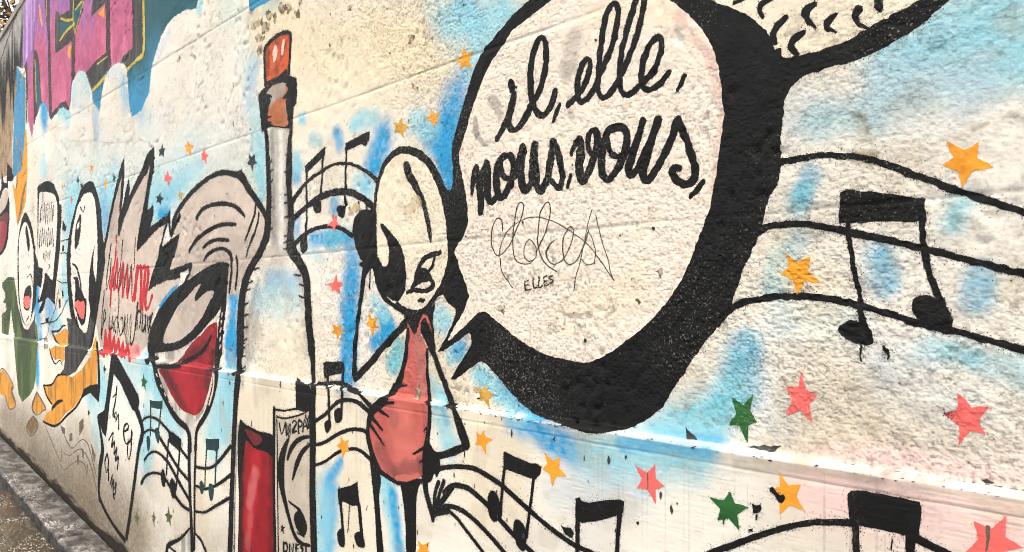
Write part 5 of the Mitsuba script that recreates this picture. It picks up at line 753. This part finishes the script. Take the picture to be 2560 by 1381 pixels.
 ("painted_block_lettering__letter_outline","dark",5,[("s",-6299,3888,87,-6299,3688,45,-6280,3380,57,-6251,3067,66),("s",-5667,3472,57,-5673,3307,53,-5684,3170,50),("s",-4961,3515,86,-4940,3334,75,-4909,3097,65),("s",-6707,3605,25.2,-6601,3512,45,-6523,3214,21.3),("s",-6739,3478,32,-6715,3089,40),("s",-6976,3515,25.4,-6951,3128,31),("s",-6227,3051,30,-6088,3062,30,-5931,3078,20.7,-5823,3050,15.6,-5781,3014,13.9),("s",-6385,3912,56,-6348,3791,44,-6311,3630,31),("s",-6601,3953,29.8,-6523,3869,14.8)]),
 ("painted_block_lettering__letter_window","tealpaint",5,[("q",-5993,3636,-5688,3554,-5993,3540),("q",-5677,3625,-5441,3621,-5557,3538,-5637,3520),("q",-6694,3532,-6627,3511,-6511,3205,-6627,3163,-6694,3277)]),
 ("painted_block_lettering__yellow_line","yellow",6,[("s",-4346,3343,36,-4341,3184,36,-4350,3056,36,-4454,3043,21.2,-4602,3023,22.2,-4614,2992,21.4),("s",-5278,3033,14.6,-5150,3041,23.7,-4987,3065,24.4),("s",-5986,3661,10.5,-5844,3610,19.8,-5677,3572,14.2),("s",-5997,3512,15,-5844,3538,24.7,-5637,3537,14.9),("s",-5657,3692,18.9,-5677,3586,19.8,-5637,3470,15.7),("s",-5422,3611,16.4,-5528,3547,13.9,-5637,3476,12.7),("s",-5451,3629,14.9,-5617,3620,20.4),("s",-7146,3477,18.4,-7072,3509,29.1,-6999,3514,14.5),("s",-6686,3530,20.9,-6675,3401,20.9,-6659,3226,18.2),("s",-6355,3897,19.3,-6348,3773,16.9),("s",-7008,3469,14.3,-6996,3148,17.2),("s",-5150,3171,8.2,-4956,3172,8)]),
 ("painted_block_lettering__orange_accent","orange",6,[("s",-6562,3898,29.8,-6523,3807,43,-6472,3738,20.4),("s",-5718,3412,8.1,-5770,3390,69,-5739,3350,16.9),("q",-5014,3474,-5014,3409,-5128,3463)]),
 ("painted_block_lettering__letter_ground","dark",2,[("q",-6985,4099,-4931,3521,-4931,3143,-5366,3133,-5657,3137,-5760,3011,-6065,3041,-6227,3021,-6498,3159,-6707,3101,-6900,3120,-6985,3497,-7116,3625)]),
 ("painted_cloud_puff","wallpaint",7,[("q",-6460,3186,-6397,3169,-6336,3124,-6287,3067,-6227,2979,-6627,3043,-6601,3133,-6549,3175)]),
 ("painted_cloud_puff","wallpaint",7,[("p",-5760,2909,-5710,3080,-5678,3163,-5565,3202,-5472,3202,-5381,3155,-5307,3081,-5241,2992,-5229,2823,-5178,2733,-5828,2829)]),
 ("painted_cloud_puff","wallpaint",7,[("p",-5150,2728,-5089,2882,-5014,3030,-4909,3085,-4820,3095,-4721,3083,-4637,3046,-4595,2962,-4567,2799,-4544,2638)]),
 ("painted_block_lettering__letter","lavender",4,[("q",-6991,4087,-6659,3995,-6718,3793,-6745,3633,-6922,3615,-7087,3562,-7096,3721,-7072,3896)]),
 ("painted_cloud_puff","wallpaint",7,[("p",-6111,2960,-6076,3025,-5997,3052,-5898,3046,-5802,3007,-5760,2971,-5698,2894)]),
 ("wall_crack","dark",3,[("s",-8020,3777,17.3,-7912,3809,21.3,-7636,3926,16.2,-7329,4024,10.1,-6985,4086,7.3)]),
 ("painted_dark_streaks","streak",1,[("q",-8168,4160,-6985,4231,-6985,4059,-7072,3883,-7096,3561,-7314,3628,-7314,3428,-7392,3340,-7472,3004,-7440,2804,-8168,2800)]),
 ("worn_patch","chip",2,[("p",-3067,2875,-3014,2878,-2963,2867,-2968,2850,-3014,2853,-3056,2854),("p",-2958,2857,-2903,2838,-2913,2816,-2948,2811,-2968,2834),("p",-3020,2820,-2978,2816,-2948,2798,-2978,2787,-3014,2800),("p",-3014,2768,-2963,2763,-2978,2746,-3004,2740),("p",-2938,2890,-2903,2890,-2874,2868,-2903,2856,-2933,2875),("p",-2864,2866,-2845,2856,-2850,2827,-2869,2836),("p",-2831,2888,-2802,2889,-2770,2867,-2788,2850,-2826,2865),("p",-2770,2867,-2729,2858,-2733,2840,-2761,2845),("p",-2697,2826,-2671,2827,-2666,2801,-2688,2803),("p",-2671,2865,-2653,2861,-2662,2850),("p",-2724,2880,-2706,2873,-2715,2865)]),
 ("worn_patch","bareplaster",4,[("p",-1968,2073,-1939,2078,-1914,2071,-1922,2050,-1947,2037,-1972,2027,-2002,2022,-1998,2036,-1985,2055)]),
 ("worn_patch","bareplaster",4,[("p",-2330,2077,-2289,2087,-2253,2076,-2258,2063,-2299,2061,-2319,2057)]),
 ("worn_patch","chip",4,[("q",-1943,1508,-1930,1517,-1926,1517,-1922,1497,-1929,1480,-1929,1480,-1930,1479,-1938,1479,-1941,1480,-1947,1485,-1944,1506)]),
 ("worn_patch","chip",2,[("q",-2329,2753,-2299,2746,-2307,2734,-2326,2740),("q",-1978,2561,-1957,2566,-1944,2552,-1963,2542,-1978,2542),("q",-1957,2417,-1932,2394,-1944,2395),("q",-3873,2901,-3843,2922,-3826,2912,-3836,2893),("q",-3700,2900,-3686,2902,-3686,2887),("q",-3658,2891,-3645,2888,-3652,2871),("q",-3238,2665,-3227,2675,-3227,2649),("q",-3240,2516,-3232,2510,-3237,2499),("q",-3638,2760,-3624,2752,-3634,2750),("q",-3309,2223,-3286,2224,-3293,2215)]),
 ("worn_patch","charcoal",2,[("q",-844,1484,-807,1491,-766,1496,-785,1483,-807,1483),("q",-428,1486,-419,1489,-408,1485,-421,1482),("q",-985,1508,-980,1501,-960,1487,-957,1483,-983,1483)]),
]
def curve(pts, closed):
    p = np.array(pts, float); n = len(p)
    if n < 3 and not closed: return p
    out = []
    for i in range(n if closed else n - 1):
        a, b, c, d = (p[(i + k) % n] if closed else p[min(max(i + k, 0), n - 1)] for k in (-1, 0, 1, 2))
        for t in np.arange(8) / 8:
            out.append(.5 * (2 * b + (c - a) * t + (2 * a - 5 * b + 4 * c - d) * t * t + (3 * b - a - 3 * c + d) * t ** 3))
    if not closed: out.append(p[-1])
    return np.array(out)
def outline(kind, v):
    if kind == 's':
        p = np.array(v, float).reshape(-1, 3) / 1000
        c = curve(p, False); c[:, 2] = np.maximum(c[:, 2], .0012)
        seg = np.linalg.norm(np.diff(c[:, :2], axis=0), axis=1)
        keep = [0]
        for i in range(1, len(c)):
            if i == len(c) - 1 or np.hypot(*(c[i, :2] - c[keep[-1], :2])) > .25 * c[i, 2]: keep.append(i)
        c = c[keep]
        discs = shapely.buffer(shapely.points(c[:, :2]), c[:, 2] / 2, quad_segs=5)
        if len(discs) == 1: return discs[0]
        pairs = shapely.convex_hull(shapely.union(discs[:-1], discs[1:]))
        return unary_union(list(pairs))
    p = np.array(v, float).reshape(-1, 2) / 1000
    if kind == 'p': p = curve(p, True)
    return Polygon(p).buffer(0)
def ragged(shape, amp, step=.005):
    """The edge of a can stroke on rough plaster."""
    out = []
    for g in getattr(shape, 'geoms', [shape]):
        if g.geom_type != 'Polygon' or g.is_empty: continue
        rings = []
        for r in (g.exterior, *g.interiors):
            c = np.array(shapely.segmentize(r, step).coords)
            p = np.stack([c[:, 0], c[:, 1], np.zeros(len(c))], -1)
            rough = np.where(c[:, 1] > LEDGE, 1.0, .45)[:, None] * amp
            k = np.stack([meshkit.fbm(p / .011, 2, 21) - .5, meshkit.fbm(p / .011, 2, 22) - .5], -1) * 2.4 * rough
            rings.append(c + k)
        q = Polygon(rings[0], [h for h in rings[1:] if len(h) > 3]).buffer(0)
        out.append(q)
    return unary_union(out)
def mist(shape, per_m, reach, far=-4.5):
    """Droplets of overspray round the edge."""
    rows = []
    for g in getattr(shape, 'geoms', [shape]):
        if g.geom_type != 'Polygon': continue
        for r in (g.exterior, *g.interiors):
            n = int(r.length * per_m)
            if n < 1: continue
            pts = shapely.line_interpolate_point(r, nrng.uniform(0, r.length, n))
            xy = shapely.get_coordinates(pts)
            d = nrng.exponential(reach, n); a = nrng.uniform(0, 6.283, n)
            q = np.stack([xy[:, 0] + d * np.cos(a), xy[:, 1] + d * np.sin(a), nrng.uniform(.0005, .0012, n)], -1)
            rows.append(q)
    if not rows: return None
    q = np.vstack(rows)
    q[:, 2] *= np.clip(-q[:, 0] / 2.2, 1, 2.2)
    return q[(q[:, 0] > far) & (q[:, 0] < -.3)]
SPRAYED = {'black': (900, .0055), 'pink': (300, .003), 'orange': (300, .003), 'green': (500, .005), 'cork': (200, .003), 'dress': (200, .003), 'darkstar': (300, .004), 'warmgrey': (150, .004), 'whitepaint': (150, .004), 'wallpaint': (900, .012, -8), 'tealpaint': (500, .012, -8)}
FACE = band(lambda x: street_z(x) + .004, lambda x: wall_top(x) - .004)
APART = {'crescent', 'paint_splash', 'worn_patch', 'letter_shade', 'letter_outline', 'yellow_line', 'letter_window', 'orange_accent', 'hatching', 'streak', 'collar_mark', 'crease', 'cork_shine', 'base_outline'}
LATEST, CLEAN = {}, {'marker', 'redpaint', 'wallpaint'}
for name, paint, layer, shapes in ART:
    if name.endswith('*'):
        LATEST[name[:-1]] = numbered(WALL + '__' + name[:-1]); continue
    if '@' in name:
        root, sub = name.split('@'); key = LATEST[root] + '__' + sub
    elif '__' in name:
        root, sub = name.split('__'); base = LATEST.get(root, WALL + '__' + root); key = base + '__' + sub
    else: key = WALL + '__' + name
    g = unary_union([outline(s[0], s[1:]) for s in shapes])
    near = min(1.0, max(.5, 1.1 / max(.4, -g.centroid.x)))
    g = ragged(g.intersection(FACE), (.0022 if paint == 'wallpaint' else .0023 if paint not in CLEAN else .0008) * (1 if g.centroid.x > -4.2 else 1.8))
    if paint in ('chip', 'bareplaster'): g = ragged(g.buffer(.002), .006)
    if g.geom_type == 'MultiPolygon': g = MultiPolygon([p for p in g.geoms if p.area > .02 * g.area])
    pieces = [p for p in getattr(g, 'geoms', [g]) if p.area > 2e-6] if key.rsplit('__', 1)[-1] in APART else [g]
    for g in pieces:
        m = drape(g, .00022 * layer + .00005, mist(g, *SPRAYED[paint]) if paint in SPRAYED else None)
        if m is None: continue
        made = put(key, m, 'plaster' if paint == 'wallpaint' else 'paint_' + paint, True)
    key = made
    if '__' not in name and '@' not in name: LATEST[name] = key
# old flakes and dark specks, far too many to tell apart
blobs = []
for i in range(520):
    x = -rng.uniform(.3, 1.0) ** 1.6 * 5.0 - .25; low = rng.random() < .62
    z = rng.uniform(.55, LEDGE - .01) if low else rng.uniform(LEDGE + .02, 2.9)
    r = rng.choice([.0016, .002, .0025, .003, .0045]) * rng.uniform(.7, 1.25); tall = rng.uniform(1.0, 3.4) if low else rng.uniform(.7, 1.6)
    a0 = rng.uniform(0, 6.28)
    blobs.append(Polygon([(x + r * rng.uniform(.5, 1.2) * math.cos(a0 + k * 1.05), z + r * tall * rng.uniform(.5, 1.2) * math.sin(a0 + k * 1.05)) for k in range(6)]).buffer(0))
for i in range(150):          # along the arris of the ledge
    x = rng.uniform(-2.6, -.3) if i % 2 else rng.gauss(-1.42, .16); r = rng.uniform(.0012, .0036)
    zc = LEDGE - .0065 + rng.uniform(-.002, .003); fz = .28 if zc > LEDGE - .0075 else .8
    blobs.append(Polygon([(x + r * 1.5 * rng.uniform(.5, 1.2) * math.cos(k * 1.05), zc + fz * r * rng.uniform(.4, 1.1) * math.sin(k * 1.05)) for k in range(6)]).buffer(0))
key = put(WALL + '__paint_fleck', drape(unary_union(blobs), .0014), 'paint_charcoal', True)
labels[key] = {'label': 'dark flecks and chips scattered over the painted wall', 'kind': 'stuff'}

# ---------------------------------------------------------------- street
def wet_grain(p, n=None, uv=None): return fbm(p.x * 60, p.y * 85, p.z * 50, 3) * .022 + noise(p.x * 14, p.y * 20, 2) * .006
def kerb_colour(p, n=None, uv=None):
    c = mix((.055, .049, .045), (.17, .16, .155), smoothstep(.3, .7, fbm(p.x * 18, p.y * 26, 3, 3)))
    painted_glints = smoothstep(.46, .72, fbm(p.x * 75, p.y * 170, 5, 3)) * smoothstep(.3, .65, noise(p.x * 9, p.y * 16, 31)) * smoothstep(-.07, -.12, p.y + (noise(p.x * 8, p.y * 8, 2) - .5) * .08)  # wet sparkle painted as pale specks into the stone colour
    c = mix(c, (.50, .47, .47), painted_glints * .9)
    dirt = smoothstep(.5, .75, fbm(p.x * 9, p.y * 9 + p.z * 9, 6, 3)) * .6
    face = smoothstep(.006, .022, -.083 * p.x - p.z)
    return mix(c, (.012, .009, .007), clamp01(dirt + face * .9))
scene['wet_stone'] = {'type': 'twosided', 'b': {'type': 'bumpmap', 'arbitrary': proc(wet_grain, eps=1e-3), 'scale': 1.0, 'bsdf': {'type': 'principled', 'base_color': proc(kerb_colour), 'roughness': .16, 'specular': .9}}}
def road_colour(p, n=None, uv=None):
    c = mix((.026, .017, .009), (.050, .034, .018), fbm(p.x * 3, p.y * 3, 1, 3))
    c = mix(c, (.018, .015, .013), smoothstep(.5, .7, fbm(p.x * 6, p.y * 9, 8, 2)))
    return mix(c, (.52, .48, .42), smoothstep(.72, .84, noise(p.x * 80, p.y * 190, 12)) * smoothstep(.50, .68, fbm(p.x * 5, p.y * 7, 14, 2)) * .8)  # pale flecks are wet glints painted into the road colour
def road_bump(p, n=None, uv=None): return noise(p.x * 45, p.y * 60, 2) * .0022 + fbm(p.x * 120, p.y * 120, 3, 2) * .012 * smoothstep(.52, .64, fbm(p.x * 3.5, p.y * 5, 5, 2))
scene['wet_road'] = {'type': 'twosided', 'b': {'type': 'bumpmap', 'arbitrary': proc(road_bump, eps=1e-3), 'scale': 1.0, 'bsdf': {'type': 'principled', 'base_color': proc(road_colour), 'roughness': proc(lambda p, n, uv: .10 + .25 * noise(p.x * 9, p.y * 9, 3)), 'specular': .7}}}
KERB, DROP = -.222, .075
gx = np.concatenate([np.linspace(-200, -16, 24), np.linspace(-15, 6, 85), np.linspace(8, 200, 24)]); gy = np.concatenate([[-200, -60, -20, -8], np.linspace(-5, -.2, 33), [.5, 3, 20, 60, 200]])
X, Y = np.meshgrid(gx, gy)
Z = street_z(np.clip(X, -30, 20)) - DROP + (meshkit.noise(np.stack([X / .4, Y / .3, X * 0], -1), 3) - .5) * .012 * (np.abs(X) < 14) - np.where(Y > .3, .02, 0)
k = np.arange(len(gy) - 1)[:, None] * len(gx) + np.arange(len(gx) - 1)
q = np.stack([k, k + 1, k + 1 + len(gx), k + len(gx)], -1).reshape(-1, 4)
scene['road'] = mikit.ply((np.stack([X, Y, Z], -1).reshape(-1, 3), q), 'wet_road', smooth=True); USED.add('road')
tag('road', 'wet brown roadway with puddles running uphill beside the wall', kind='structure')
tag('pavement', 'narrow strip of wet stone between wall and road', kind='structure')
for i in range(15):                     # worn kerb stones, each uneven
    x0, x1 = -13.5 + i * 1.05, -13.5 + i * 1.05 + 1.046
    nx_, ny_ = 70, 18
    a = np.linspace(0, 1, nx_); v = []
    prof = [(-.032, 0.0)] + [(-.032 - (abs(KERB) - .032) * t, 0.0) for t in np.linspace(.08, .93, ny_ - 7)] + [(KERB + .006, -.002), (KERB - .001, -.008), (KERB - .004, -.02), (KERB - .006, -.045), (KERB - .008, -DROP - .03)]
    prof = np.array(prof); m_ = len(prof)
    xx = x0 + (x1 - x0) * a
    PX = np.repeat(xx[:, None], m_, 1); PY = np.repeat(prof[None, :, 0], nx_, 0); PZ = street_z(PX) + prof[None, :, 1]
    pp = np.stack([PX, PY, PZ], -1)
    w = (meshkit.fbm(pp / .05, 3, 5) - .5); PZ = PZ + w * .012; PY = PY - np.where(prof[None, :, 1] < 0, (meshkit.fbm(pp / .04, 2, 7) - .5) * .024, 0)
    e = np.minimum(a, 1 - a)[:, None] * (x1 - x0); PZ = PZ - .018 * np.clip(1 - e / .014, 0, 1)
    kk = np.arange(nx_ - 1)[:, None] * m_ + np.arange(m_ - 1)
    qq = np.stack([kk, kk + 1, kk + 1 + m_, kk + m_], -1).reshape(-1, 4)[:, ::-1]
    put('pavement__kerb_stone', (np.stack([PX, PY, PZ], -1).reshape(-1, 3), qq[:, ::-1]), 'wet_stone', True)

# ---------------------------------------------------------------- tree over the wall
def leaf_bsdf(c): return {'type': 'twosided', 'b': {'type': 'principled', 'base_color': {'type': 'rgb', 'value': c}, 'roughness': .55}}
scene['leaf_brown'] = leaf_bsdf([.075, .038, .020]); scene['leaf_gold'] = leaf_bsdf([.34, .17, .035])
scene['bark'] = {'type': 'twosided', 'b': {'type': 'principled', 'base_color': proc(lambda p, n, uv: mi.Color3f(.10, .075, .055) * (.5 + fbm(p.x * 30, p.y * 30, p.z * 6, 3))), 'roughness': .9}}
TREE = 'autumn_tree'; USED.add(TREE)
tag(TREE, 'tree with thin brown autumn leaves behind the top of the graffiti wall', 'tree')
base = np.array([-11.0, 1.15, .3])
def limb(a, b, r0, r1):
    a, b = np.array(a), np.array(b); m = trimesh.creation.cylinder(1.0, 1.0, sections=10); v = m.vertices.copy()
    t = v[:, 2] + .5; z = (b - a) / np.linalg.norm(b - a); x = np.cross(z, [0, 1, .3]); x /= np.linalg.norm(x); y = np.cross(z, x)
    r = (r0 + (r1 - r0) * t)[:, None]
    return trimesh.Trimesh(a + (b - a) * t[:, None] + r * (v[:, :1] * x + v[:, 1:2] * y), m.faces, process=False)
tops, limbs = [], [limb(base, base + [.05, .02, 3.0], .10, .06)]
crown_c = np.array([-10.75, .85, 5.0])
for i in range(26):
    a, b = rng.uniform(0, 6.28), rng.uniform(-.7, 1)
    e = crown_c + np.array([1.25 * math.cos(a) * (1 - .3 * abs(b)), .75 * math.sin(a) * (1 - .3 * abs(b)), 1.0 * b]) * rng.uniform(.6, 1.1)
    s = base + [.05, .02, rng.uniform(2.6, 3.2)]; mid = (s + e) / 2 + [0, 0, .15]
    limbs += [limb(s, mid, .03, .018), limb(mid, e, .018, .006)]; tops += [mid * .4 + e * .6, e]
put(TREE + '__trunk', trimesh.util.concatenate(limbs), 'bark', True)
for bs, nm, cnt in (('leaf_brown', 'crown', 1500), ('leaf_gold', 'crown', 700)):
    V, F = [], []
    for i in range(cnt):
        c = np.array(tops[rng.randrange(len(tops))]) + np.array([rng.gauss(0, .16), rng.gauss(0, .14), rng.gauss(0, .14)]) - (np.array([.25, 0, .55]) if bs == 'leaf_gold' else 0)
        u = nrng.normal(size=3); u /= np.linalg.norm(u); w = np.cross(u, nrng.normal(size=3)); w /= np.linalg.norm(w); nn = np.cross(u, w)
        l = rng.uniform(.03, .05); b = len(V)
        V += [c - u * l, c + w * l * .5 + nn * .006, c + u * l, c - w * l * .5 + nn * .006]; F += [[b, b + 1, b + 2], [b, b + 2, b + 3]]
    put(TREE + '__' + nm, (np.array(V), np.array(F)), bs)

# ---------------------------------------------------------------- words for the parts that stand out
def word(part, text):
    key = WALL + '__' + part
    if key in USED or any(k.startswith(key + '__') for k in scene): labels[key] = {'label': text}
word('speech_bubble', 'large round cream speech bubble with thick black shadow and brush-script pronouns')
word('upper_bubble', 'black outlined shape with small curved marks cut off at the top right')
word('painted_figure', 'cartoon figure with a long egg-shaped head in a coral dress')
word('painted_bottle', 'tall grey wine bottle with orange cork and portrait label')
word('painted_wine_glass', 'tilted wine glass half full of red wine left of the bottle')
word('painted_hooded_face', 'rounded grey-pink form with curved wrinkle lines above the wine glass')
word('painted_spiky_bubble', 'grey spiky shape with red and black scrawled words')
word('painted_pointed_bubble', 'pointed speech bubble with slanting handwriting low on the wall')
word('painted_orange_creature', 'orange and black animal shape crossing the ledge')
word('painted_singer', 'green-clad singing figure with a long white face')
word('painted_shouting_figure', 'white face with open red-tongued mouth and thick black outline')
word('painted_text_balloon', 'narrow white text balloon between the two white faces')
word('painted_flame', 'orange flame shape at the far left')
word('painted_far_glass', 'wine glass cut off at the far left edge')
word('painted_block_lettering', 'pink and violet block letters on teal ground at the top left')
